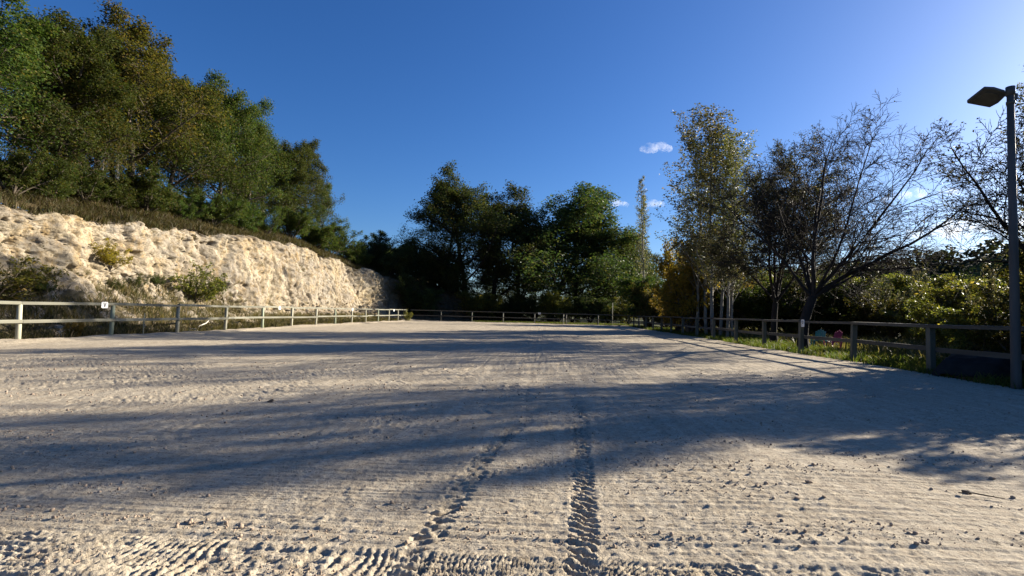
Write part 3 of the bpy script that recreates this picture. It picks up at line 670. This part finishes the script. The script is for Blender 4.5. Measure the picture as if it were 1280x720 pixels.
T = bare(47, [(0, 0, -.15), (0, 0, .8), (.05, .02, 1.7), (.10, 0, 2.3)],
         [((.15, -.1, 1), 8.2, .11), ((-.6, .1, .8), 5.0, .08), ((.5, .2, 1), 7.4, .10), ((-.2, -.3, 1), 6.6, .09), ((.1, .4, 1), 7.2, .09), ((.75, -.2, .9), 6.2, .08)], .19)
e = thing('grey_leaved_tree', 'dense twiggy tree with greyish leaves left of the bare tree', 'tree', (x, y, 0))
ob('trunk', T.wood('trunk'), M['bark_dark'], e)
ob('crown', leaves('crown', T.sites, 4, .24, .10, 10), M['willow'], e)
T = bare(53, [(0, 0, -.15), (0, 0, 1.2), (.05, 0, 2.4)],
         [((-.5, .1, .8), 6.2, .09), ((-.2, .2, 1), 7.4, .11), ((.3, -.1, 1), 7.4, .11), ((-.75, -.1, .7), 5.4, .08), ((.6, .3, .9), 6.6, .09)], .17)
e = thing('sparse_tree', 'almost leafless tree behind the lamp post at the right edge', 'tree', (17.0, 17.7, 0))
ob('trunk', T.wood('trunk'), M['bark_dark'], e)
ob('crown', leaves('crown', [s for s in T.sites if rs_.random() < .16], 2, .14, .09, 12), M['willow'], e)
for i, (x, y, h, k, w) in enumerate(((19.5, 17.1, 13.5, 0, 1.15), (21.0, 20.0, 13.5, 1, 1.0), (17.6, 18.6, 10.5, 2, .9), (17.5, 15.5, 8.5, 1, 1.3))):
    plant('poplar_tree', poplars[k], '%s poplar out of view right of the lamp' % names[i], 'tree', x, y, -.12, h, (M['bark_pale'], M['poplar']), i * 1.7, 'poplars right of the lamp', w)

plant('oak_tree', oaks[1], 'low oak out of view just right of the lamp', 'tree', 17.0, 15.7, -.12, 7.2, (M['bark'], M['oak']), 2.2, None, .72)
# ------------------------------------------------------------------ wooded hills far away
def far_hill(name, label, cx, cy, rx, ry, h, n, seed):
    def hz(X, Y): 
        d = np.hypot((X - cx) / rx, (Y - cy) / ry)
        return -0.6 + h * np.cos(np.clip(d, 0, 1) * np.pi / 2) ** 1.3 * (1 + .18 * noise(X * .02, Y * .02, seed))
    v, f = grid(np.linspace(cx - rx, cx + rx, 50), np.linspace(cy - ry, cy + ry, 50), hz)
    tag(ob(name, mesh_np(name, v, f, True), M['ground']), kind='structure')
    rs = np.random.RandomState(seed); k = n // 60
    a = rs.uniform(0, 2 * np.pi, k); q = np.sqrt(rs.rand(k)) * .97; X = cx + rx * q * np.cos(a); Y = cy + ry * q * np.sin(a)
    Z = hz(X, Y); rad = rs.uniform(2.6, 5.0, k); hh = rs.uniform(5, 9, k)
    d = rs.normal(0, 1, (k, 60, 3)); d /= np.linalg.norm(d, axis=2)[..., None]; d[..., 2] = np.abs(d[..., 2])
    d *= rs.uniform(.75, 1.05, (k, 60, 1))
    P = np.stack([X, Y, Z], 1)[:, None] + d * np.stack([rad, rad, hh], 1)[:, None]
    o = ob('forest', leaves('forest', [(tuple(p), 0) for p in P.reshape(-1, 3)], 1, .5, 1.9, seed, .3, .7), M['forest'])
    tag(o, label, 'forest', kind='stuff')
def hill_at(px, py, dist):
    d = ray(px, py); k = dist / math.hypot(d.x, d.y); return d.x * k, d.y * k, CAM_H + d.z * k
x, y, z = hill_at(1085, 322, 300); far_hill('wooded_hill', 'dark wooded hilltop seen under the bare tree', x, y + 20, 85, 60, z - 6, 22000, 5)
x, y, z = hill_at(1330, 296, 330); far_hill('wooded_hill', 'dark wooded slope rising to the right edge behind the lamp post', x, y + 20, 150, 70, z - 6, 30000, 6)

# ------------------------------------------------------------------ grass and weeds
def blades(name, P, h, w, mat, seed, lean=.4, label=None, cat='grass'):
    rs = np.random.RandomState(seed); N = len(P); H = h * rs.uniform(.35, 1.2, (N, 1)); a = rs.uniform(0, 2 * np.pi, N)
    sx = np.stack([np.cos(a), np.sin(a), 0 * a], 1) * w * rs.uniform(.6, 1.4, (N, 1)) * .5
    ld = rs.normal(0, lean, (N, 3)) * H; ld[:, 2] = 0
    mid = P + ld * .3 + np.array([0, 0, 1]) * H * .6; tip = P + ld + np.array([0, 0, 1]) * H
    V = np.stack([P - sx, P + sx, mid + sx * .8, tip, mid - sx * .8], 1).reshape(-1, 3); i = np.arange(N)[:, None] * 5
    m = bpy.data.meshes.new(name)
    F4 = np.concatenate([i, i + 1, i + 2, i + 4], 1); F3 = np.concatenate([i + 4, i + 2, i + 3], 1)
    m = bpy.data.meshes.new(name); m.vertices.add(len(V)); m.vertices.foreach_set('co', V.astype(np.float32).ravel())
    lp = np.concatenate([F4.ravel(), F3.ravel()]).astype(np.int32); m.loops.add(len(lp)); m.loops.foreach_set('vertex_index', lp)
    ls = np.concatenate([np.arange(N) * 4, N * 4 + np.arange(N) * 3]).astype(np.int32); m.polygons.add(2 * N); m.polygons.foreach_set('loop_start', ls)
    m.update(calc_edges=True)
    return tag(ob(name, m, mat), label, cat, kind='stuff')
rs = np.random.RandomState(77)
def strip(n, x0, x1, y0, y1, ypow=1.6, clump=None, z=-0.09):
    y = y0 + (y1 - y0) * rs.rand(n) ** ypow; x = x0 + (x1 - x0) * rs.rand(n)
    P = np.stack([x, y, 0 * x + z], 1)
    if clump is not None:
        k = noise(x * clump, y * clump, 200) + .25 * noise(x * clump * 3, y * clump * 3, 201)
        P = P[k > rs.uniform(-.6, .35, n)]
    return P
blades('verge_grass', strip(60000, XR - 0.45, XR + 3.0, 4, 66, 1.5, .9), .30, .024, M['grass'], 1, .5, 'green grass along the foot of the right fence')
blades('meadow_grass', strip(26000, -9, XR + 1, YF + .15, YF + 9, 1.5, .6), .28, .05, M['grass'], 2, .5, 'grass behind the far fence')
blades('undergrowth', strip(24000, XR + 3, XR + 16, 8, 60, 1.3, .5), .6, .05, M['weed'], 3, .6, 'tall weeds under the thicket behind the right fence')
n = 64000; yy = 4 + 60 * rs.rand(n) ** 1.25; nn = 0.25 + np.where(yy < 36, 4.6, 3.2) * rs.rand(n) ** 1.3
zz = bank_z(nn, yy); k = noise(nn * .9, yy * .6, 210) + .4 * noise(nn * 3, yy * 2.4, 211); ok = k > rs.uniform(-.7, .5, n)
blades('weeds', np.stack([-17.6 - nn, yy, zz - .03], 1)[ok], .50, .028, M['weed'], 4, .55, 'brown and green weeds between the left fence and the cliff', 'weeds')
n = 70000; si = rs.randint(100, len(path) - 60, n); nn = 6.35 + 4.6 * rs.rand(n) ** 1.5
zz = bank_z(nn, sarc[si]); k = noise(nn * .8, sarc[si] * .5, 220) + .3; ok = (k > rs.uniform(-.5, .4, n)) & (sarc[si] < 76)
P = np.stack([path[si, 0] + outw[si, 0] * nn + rs.uniform(-.12, .12, n), path[si, 1] + outw[si, 1] * nn + rs.uniform(-.12, .12, n), zz], 1)
blades('dry_grass', P[ok], .42, .035, M['dry'], 5, .6, 'dry brown grass hanging over the edge of the cliff')

# ------------------------------------------------------------------ fences
SP = 3.63
def fence_side(name, label, X, y0, n, inward, square, mats, hpost, z0=-0.35):
    e = thing(name, label, 'fence', (X, y0, 0)); g = random.Random(int(abs(X) * 10))
    # posts
    base = MB()
    if square: base.box((0, 0, (hpost + z0) / 2), (.15, .15, hpost - z0))
    else: base.tube([(0, 0, z0), (0, 0, hpost * .5), (0, 0, hpost)], [.082, .078, .074], 10)
    pm = base.mesh('post', not square)
    for i in range(n):
        m = mats[0] if (i % 3 == 0) else mats[1]
        o = bpy.data.objects.new('post', pm); COL.objects.link(o); o.parent = e; o.location = (g.uniform(-.02, .02), i * SP + g.uniform(-.06, .06), g.uniform(-.03, .02))
        o.rotation_euler = (g.uniform(-.02, .02), g.uniform(-.025, .025), g.uniform(-.15, .15))
        if not pm.materials: pm.materials.append(None)
        o.material_slots[0].link = 'OBJECT'; o.material_slots[0].material = m
    def rail(zc, off, th, hh):
        r = MB()
        if square: r.box((0, 0, 0), (th, SP - .012, hh))
        else:
            prof = [(-th / 2, -hh / 2), (th / 2, -hh / 2), (th / 2, hh * .2), (th * .28, hh / 2), (-th * .28, hh / 2), (-th / 2, hh * .2)]
            for yy in (-SP / 2 + .006, SP / 2 - .006):
                for a, b in prof: r.v.append((a, yy, b))
            for j in range(6): r.f.append((j, (j + 1) % 6, 6 + (j + 1) % 6, 6 + j))
            r.f.append((5, 4, 3, 2, 1, 0)); r.f.append((6, 7, 8, 9, 10, 11))
        rm = r.mesh('rail')
        for i in range(n - 1):
            o = ob('rail', rm, mats[2], e, (off, (i + .5) * SP, zc + g.uniform(-.025, .02))); o.rotation_euler = (g.uniform(-.011, .011), g.uniform(-.06, .06), g.uniform(-.003, .003))
    if square:
        rail(hpost + .035, 0, .16, .09); rail(.66, -inward * .105, .055, .13)
    else:
        rail(hpost + .042, 0, .13, .10); rail(.68, inward * .115, .07, .11)
    return e
yl0 = spot(28, XL)[1]
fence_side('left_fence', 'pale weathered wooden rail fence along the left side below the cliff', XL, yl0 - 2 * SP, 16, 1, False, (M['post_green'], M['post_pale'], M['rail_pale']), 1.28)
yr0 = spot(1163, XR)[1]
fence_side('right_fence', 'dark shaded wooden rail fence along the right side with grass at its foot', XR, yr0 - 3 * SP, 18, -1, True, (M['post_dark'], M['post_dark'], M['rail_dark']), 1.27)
# far end
e = thing('far_fence', 'shaded wooden rail fence closing the far end of the arena', 'fence', (XL, YF + .1, 0)); nb = 7; bw = (XR - XL) / nb
pm = MB().tube([(0, 0, -.35), (0, 0, 1.28)], .075, 8).mesh('post', True); rm = MB().box((0, 0, 0), (bw - .02, .08, .11)).mesh('rail')
for i in range(nb + 1):
    if 0 < i < nb: ob('post', pm, M['post_dark'], e, (i * bw, 0, 0))
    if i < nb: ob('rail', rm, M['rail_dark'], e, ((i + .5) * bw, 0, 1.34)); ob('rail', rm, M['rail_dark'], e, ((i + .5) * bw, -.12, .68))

# letter plates
STRK = {'V': [((-.3, .5), (0, -.5)), ((.3, .5), (0, -.5))], 'P': [((-.25, .5), (-.25, -.5)), ((-.25, .5), (.15, .5)), ((.15, .5), (.3, .35)), ((.3, .35), (.3, .12)), ((.3, .12), (.15, -.02)), ((.15, -.02), (-.25, -.02))],
        'C': [((.3, .35), (.1, .5)), ((.1, .5), (-.15, .5)), ((-.15, .5), (-.3, .3)), ((-.3, .3), (-.3, -.3)), ((-.3, -.3), (-.15, -.5)), ((-.15, -.5), (.1, -.5)), ((.1, -.5), (.3, -.35))]}
def plate(label, loc, rz, size, ch=None):
    e = thing('letter_plate', label, 'sign', loc, rz, 'white plates on the fences')
    w, h = size; c = .03; m = MB(); o8 = [(-w / 2 + c, -h / 2), (w / 2 - c, -h / 2), (w / 2, -h / 2 + c), (w / 2, h / 2 - c), (w / 2 - c, h / 2), (-w / 2 + c, h / 2), (-w / 2, h / 2 - c), (-w / 2, -h / 2 + c)]
    for yy in (-.006, .006):
        for a, b in o8: m.v.append((a, yy, b))
    m.f.append(tuple(range(8))); m.f.append(tuple(reversed(range(8, 16))))
    for j in range(8): m.f.append((j, 8 + j, 8 + (j + 1) % 8, (j + 1) % 8))
    m.build('board', M['plate'], e)
    if ch:
        k = MB(); s = h * .62
        for (a, b), (c_, d) in STRK[ch]:
            p = Vector((a * s, -.009, b * s)); q = Vector((c_ * s, -.009, d * s)); dd = q - p
            k.box((p + q) / 2, (dd.length + .012, .005, .026), Matrix.Rotation(-math.atan2(dd.z, dd.x), 3, 'Y'))
        k.build('letter', M['ink'], e)
    return e
plate('white plate hung on the left fence rail beside a pale post', (XL + .075, spot(131, XL)[1], 1.27), R(90), (.30, .24), 'V')
plate('white letter plate on the right fence in front of the bare tree trunk', (XR - .09, spot(1006, XR)[1], 1.24), R(-90), (.26, .30), 'P')
plate('small white plate in the middle of the far fence', (spot(675, z=YF)[0], YF - .04, 1.30), 0, (.30, .24), 'C')
plate('small white plate on the left fence where the shadow ends', (XL + .075, spot(441, XL)[1], 1.27), R(90), (.30, .24))
plate('white plate on the last lit post of the left fence', (XL + .075, spot(493, XL)[1], 1.25), R(90), (.30, .24))
plate('white plate on the left fence below the lit cliff', (XL + .075, spot(350, XL)[1], 1.27), R(90), (.26, .20))

# thin stakes
for px, X, h, r, lab, cat in ((183, XL - .35, .95, .025, 'thin wooden stake behind the left fence between two posts', 'stake'), (705, None, 1.25, .06, 'short pale stake in front of the far fence', 'stake'), (766, None, 2.9, .05, 'pale bare stem at the far right corner', 'stake')):
    x, y = spot(px, X) if X else spot(px, z=YF - .8 if h < 2 else YF + 1)
    o = MB().tube([(0, 0, -.3), (.01, 0, h * .5), (.02, 0.01, h)], [r, r, r * .8], 7).build('stake', M['post_pale'], None, True); o.location = (x, y, 0); tag(o, lab, cat)

# ------------------------------------------------------------------ flood lamp
lx, ly = spot(1268, 10.45)
e = thing('lamp_post', 'tall dark flood lamp on a wooden pole at the right edge', 'lamp', (lx, ly, 0))
HT = height_at(1263, 114, lx, ly)
MB().tube([(0, 0, -.4), (0, 0, .3), (0, 0, 3), (0, 0, HT + .05)], [.098, .094, .082, .066], 14).build('pole', M['pole'], e, True)
hd_ = Matrix.Rotation(R(133), 3, 'Z') @ Matrix.Rotation(R(20), 3, 'X')
out = [(.08, -.07), (.08, .07), (.23, .27), (.39, .37), (.74, .03), (.74, -.03), (.39, -.37), (.23, -.27)]
m = MB()
for zz_, k in ((-.05, 1.0), (.01, 1.0), (.07, .72)):
    for a, b in out:
        p = hd_ @ Vector((.38 + (a - .38) * k, b * k, zz_)); m.v.append((p.x, p.y, p.z + HT))
for r_ in range(2):
    for j in range(8): m.f.append((r_ * 8 + j, r_ * 8 + (j + 1) % 8, r_ * 8 + 8 + (j + 1) % 8, r_ * 8 + 8 + j))
m.f.append(tuple(reversed(range(8)))); m.f.append(tuple(range(16, 24)))
hd_o = m.build('lamp_head', M['lamp'], e, False, .012)
m = MB(); n8 = len(out)
for zz_ in (-.066, -.052):
    for a, b in out:
        p = hd_ @ Vector((.39 + (a - .38) * .66, b * .66, zz_)); m.v.append((p.x, p.y, p.z + HT))
m.f.append(tuple(reversed(range(8)))); m.f.append(tuple(range(8, 16)))
for j in range(8): m.f.append((j, (j + 1) % 8, 8 + (j + 1) % 8, 8 + j))
m.build('lens', M['lens'], hd_o)
p1 = hd_ @ Vector((.22, 0, 0))
MB().tube([(0, 0, HT - .02), (p1.x, p1.y, p1.z + HT)], .038, 10).build('arm', M['lamp'], e, True)
MB().tube([(0, 0, HT - .10), (0, 0, HT + .10)], .085, 12).build('collar', M['lamp'], e, True)
MB().tube([(0, 0, HT - .30), (0, 0, HT - .24)], .082, 12).build('band', M['lamp'], e, True)
MB().box((.105, .03, HT - .12), (.09, .10, .14)).build('junction_box', M['lamp'], e, False, .008)

# ------------------------------------------------------------------ garden chairs and the heap
def chair(label, mat, px, z_, rz):
    x, y = spot(px, z=z_); e = thing('garden_chair', label, 'chair', (x, y, -.09), rz, 'garden chairs behind the right fence')
    MB().box((0, 0, .40), (.50, .48, .03), Matrix.Rotation(R(6), 3, 'X')).build('seat', mat, e, False, .008)
    for i in range(5):
        k = (i - 2); hgt = .62 - .05 * abs(k)
        MB().box((k * .098, .24 + hgt * .5 * .32, .40 + hgt * .5), (.088, .02, hgt), Matrix.Rotation(R(-18), 3, 'X')).build('back_slat', mat, e, False, .005)
    for s in (-1, 1):
        MB().box((s * .27, -.20, .20), (.05, .06, .40)).build('leg', mat, e); MB().box((s * .27, .26, .22), (.05, .06, .44), Matrix.Rotation(R(-14), 3, 'X')).build('leg', mat, e)
        MB().box((s * .29, .02, .60), (.09, .60, .028)).build('armrest', mat, e, False, .006); MB().box((s * .27, -.20, .50), (.045, .05, .19)).build('arm_support', mat, e)
chair('teal garden chair behind the right fence beside the bare tree', M['teal'], 1023, 26.5, R(170))
chair('pink garden chair behind the right fence', M['pink'], 1040, 25.5, R(200))

x, y = spot(1222, z=13.6)
e = thing('covered_woodpile', 'low woodpile under a black sheet behind the right fence near the lamp', 'woodpile', (x, y, -.09), R(40))
g = random.Random(8); lm = MB().tube([(0, -.5, 0), (0, .5, 0)], .085, 8).mesh('log', True)
for r_ in range(3):
    for c_ in range(9 - r_): 
        o = ob('log', lm, M['log'], e, (-.72 + c_ * .175 + r_ * .0875, g.uniform(-.05, .05), .085 + r_ * .15)); o.rotation_euler = (0, g.uniform(0, 6), 0)
us = np.linspace(-1.05, 1.05, 34); vs_ = np.linspace(-.75, .75, 22); U, V_ = np.meshgrid(us, vs_)
Z = .66 - .22 * np.abs(U) ** 2 - .30 * sst(.50, .75, np.abs(V_)) - .25 * sst(.85, 1.05, np.abs(U)) + .05 * fbm(U * 2.5, V_ * 2.5, 3, 301) + .12 * sst(-.2, .5, U)
v, f = gridmesh(U, V_, Z); so = ob('sheet', mesh_np('sheet', v, f, True), M['tarp'], e); sm = so.modifiers.new('thick', 'SOLIDIFY'); sm.thickness = .012

# ------------------------------------------------------------------ rubble behind the left fence, clods and twigs on the sand
def lump_mesh(name, seed, n=12):
    import bmesh
    bm = bmesh.new(); bmesh.ops.create_icosphere(bm, subdivisions=2, radius=1); g = random.Random(seed)
    ds = [(rvec(g), g.uniform(.6, .95)) for _ in range(n)]
    for vv in bm.verts:
        c = vv.co.copy()
        for d, lim in ds:
            k = c.dot(d)
            if k > lim: c -= d * (k - lim)
        vv.co = c
    m = bpy.data.meshes.new(name); bm.to_mesh(m); bm.free(); return m
rocks = [lump_mesh('rock', s) for s in (1, 2, 3)]
clods_m = [lump_mesh('clod', s, 9) for s in (4, 5, 6)]; dark_m = [lump_mesh('clod', s, 9) for s in (7, 8, 9)]
for i, (px, X, s, lab) in enumerate(((247, -18.5, (.32, .42, .16), 'flat white slab leaning in the weeds behind the left fence'), (253, -18.9, (.25, .2, .14), 'white stone right of the flat slab behind the left fence'),
        (262, -18.6, (.34, .24, .17), 'large white stone in the rubble behind the left fence'), (268, -18.9, (.22, .3, .2), 'white stone at the right end of the rubble'), (276, -18.5, (.12, .14, .08), 'small white stone apart from the rubble'))):
    x, y = spot(px, X); z = bank_at(x, y)
    o = ob('white_stone', rocks[i % 3], M['rubble'], None, (x, y, z + s[2] * .7)); o.scale = s; o.rotation_euler = (.3 * (i % 2), .25, i * 1.3); tag(o, lab, 'stone', 'white rubble behind the left fence')
o = MB().tube([(-.7, 0, -.02), (-.2, .1, .25), (.3, .05, .38), (.8, .1, .62)], [.04, .035, .03, .015], 6).build('dead_branch', M['rubble'], None, True)
x, y = spot(258, -18.8); o.location = (x, y, bank_at(x, y) + .15); o.rotation_euler = (0, 0, R(95)); tag(o, 'bleached dead branch lying on the rubble behind the left fence', 'branch')

# scree
n = 2600; rs = np.random.RandomState(19); si = rs.randint(60, len(path) - 120, n); nn = .9 + 3.9 * rs.rand(n) ** .8
P = np.stack([path[si, 0] + outw[si, 0] * nn, path[si, 1] + outw[si, 1] * nn, bank_z(nn, sarc[si])], 1)
cz = .03 + .13 * rs.rand(n) ** 4
lv = np.array([(-1, -.8, -.6), (1, -.7, -.5), (.9, .9, -.6), (-.8, 1, -.5), (-.7, -.6, .6), (.6, -.7, .5), (.7, .5, .7), (-.5, .7, .4)]); lf = np.array([(0, 3, 2, 1), (4, 5, 6, 7), (0, 1, 5, 4), (1, 2, 6, 5), (2, 3, 7, 6), (3, 0, 4, 7)])
an = rs.uniform(0, 6.28, n); ca, sa = np.cos(an), np.sin(an)
Q = lv[None] * cz[:, None, None] * rs.uniform(.6, 1.3, (n, 8, 3)); Q = np.stack([Q[..., 0] * ca[:, None] - Q[..., 1] * sa[:, None], Q[..., 0] * sa[:, None] + Q[..., 1] * ca[:, None], Q[..., 2]], -1) + P[:, None]
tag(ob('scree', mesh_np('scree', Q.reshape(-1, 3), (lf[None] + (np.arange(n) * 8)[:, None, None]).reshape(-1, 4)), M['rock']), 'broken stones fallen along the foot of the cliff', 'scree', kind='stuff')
# loose clods
import bmesh
bm = bmesh.new(); bmesh.ops.create_icosphere(bm, subdivisions=1, radius=1); iv = np.array([tuple(q.co) for q in bm.verts]); jf = np.array([[q.index for q in p.verts] for p in bm.faces]); bm.free()
n = 42000; rs = np.random.RandomState(9)
cy = 2.3 + 12 * rs.rand(n) ** 1.5; cx = rs.uniform(-1.25, 1.25, n) * cy
lines = noise(cx * .25, (cy - .012 * cx) * 3.2, 301) + .5 * noise(cx * 1.2, cy * 1.2, 302)
keep = lines > rs.uniform(-.05, .75, n); cx, cy = cx[keep], cy[keep]; n = len(cx)
sz = (.0025 + .010 * rs.rand(n) ** 7 + .003 * rs.rand(n)) * (1 + .05 * cy)
Q = iv[None] * sz[:, None, None] * rs.uniform(.55, 1.3, (n, 1, 3)) * rs.uniform(.8, 1.2, (n, len(iv), 1))
Q += np.stack([cx, cy, sand_h(cx, cy) + sz * .35], 1)[:, None]
F = (jf[None] + (np.arange(n) * len(iv))[:, None, None]).reshape(-1, 3)
tag(ob('sand_clods', mesh_np('sand_clods', Q.reshape(-1, 3), F), M['clod']), 'crumbs and clods of sand strewn over the arena', 'clods', kind='stuff')
def on_sand(px, py):
    d = ray(px, py); k = -CAM_H / d.z; return d.x * k, d.y * k
def sh(x, y): return float(sand_h(np.array([[x]]), np.array([[y]]))[0, 0])
for i, (px, py, s, lab) in enumerate(((1011, 606, .035, 'dark clod at the right edge of the smooth sand strip'), (1030, 626, .022, 'small dark clod below the larger one'), (996, 628, .030, 'dark clod left of the small one on the dragged sand'),
        (1240, 599, .032, 'dark clod near the right edge on the dragged sand'), (338, 503, .05, 'dark lump on the sunlit sand left of the middle'), (1208, 617, .038, 'dark clod with a twig on the sand at right'))):
    x, y = on_sand(px, py)
    s *= .75; o = ob('sand_clod', (dark_m if i in (4, 5) else clods_m)[i % 3], M['twig'] if i in (4, 5) else M['clod'], None, (x, y, sh(x, y) + s * .35)); o.scale = (s * 1.3, s, s * .7); o.rotation_euler = (.2, .3, i); tag(o, lab, 'clod', 'single clods on the sand')
x, y = on_sand(1222, 622)
o = MB().tube([(-.13, .02, .02), (-.03, .0, .028), (.06, -.02, .018), (.16, -.06, .012)], [.004, .006, .006, .003], 5).build('twig', M['twig'], None, True); o.location = (x, y, sh(x, y)); tag(o, 'thin twig beside the dark clod on the sand at right', 'twig')

# ------------------------------------------------------------------ clouds
t = NT('cloud'); t.n.remove(t.p)
pv = t.new('ShaderNodeVolumePrincipled'); pv.inputs['Color'].default_value = (1, 1, 1, 1); pv.inputs['Anisotropy'].default_value = .2
v = t.coord((1, 1, 1)); nz = t.noise(v, .02, 7, .68)
t.link(t.math('MULTIPLY', t.ramp(nz, [(.45, 0.0), (.75, 1.0)]), .013), pv.inputs['Density']); t.link(pv.outputs[0], t.out.inputs['Volume'])
M['cloud'] = t.m
def cloud(px, py, wpx, hpx, dist, seed, label):
    d = ray(px, py).normalized(); c = Vector((0, 0, CAM_H)) + d * dist; w = wpx / FPX * dist; h = hpx / FPX * dist; g = random.Random(seed)
    bm = bmesh.new(); side = Vector((d.y, -d.x, 0)).normalized()
    for i in range(14):
        a = g.uniform(-.5, .5); r = h * g.uniform(.22, .48) * (1 - .8 * abs(a)); p = side * a * w + Vector((0, 0, g.uniform(-.05, .42) * h * (1 - 1.6 * abs(a)))) + d * g.uniform(-.25, .25) * w
        bmesh.ops.create_icosphere(bm, subdivisions=3, radius=r, matrix=Matrix.Translation(p) @ Matrix.Diagonal((1.35, 1.35, 1, 1)))
    m = bpy.data.meshes.new('cloud'); bm.to_mesh(m); bm.free()
    o = ob('cloud', m, M['cloud'], None, c); rm_ = o.modifiers.new('union', 'REMESH'); rm_.mode = 'VOXEL'; rm_.voxel_size = h / 12
    tag(o, label, 'cloud', 'small white clouds')
cloud(819, 187, 30, 15, 2400, 1, 'small puffy white cloud left of the tall poplar tops')
cloud(770, 256, 26, 10, 2600, 2, 'faint little cloud left of the slim poplar')
cloud(815, 257, 26, 12, 2600, 3, 'little white cloud between the slim poplar and the tall poplars')
cloud(1150, 246, 60, 14, 2600, 4, 'white cloud behind the crown of the bare tree')
cloud(1238, 288, 110, 28, 3200, 5, 'bright white cloud bank low at the right edge')
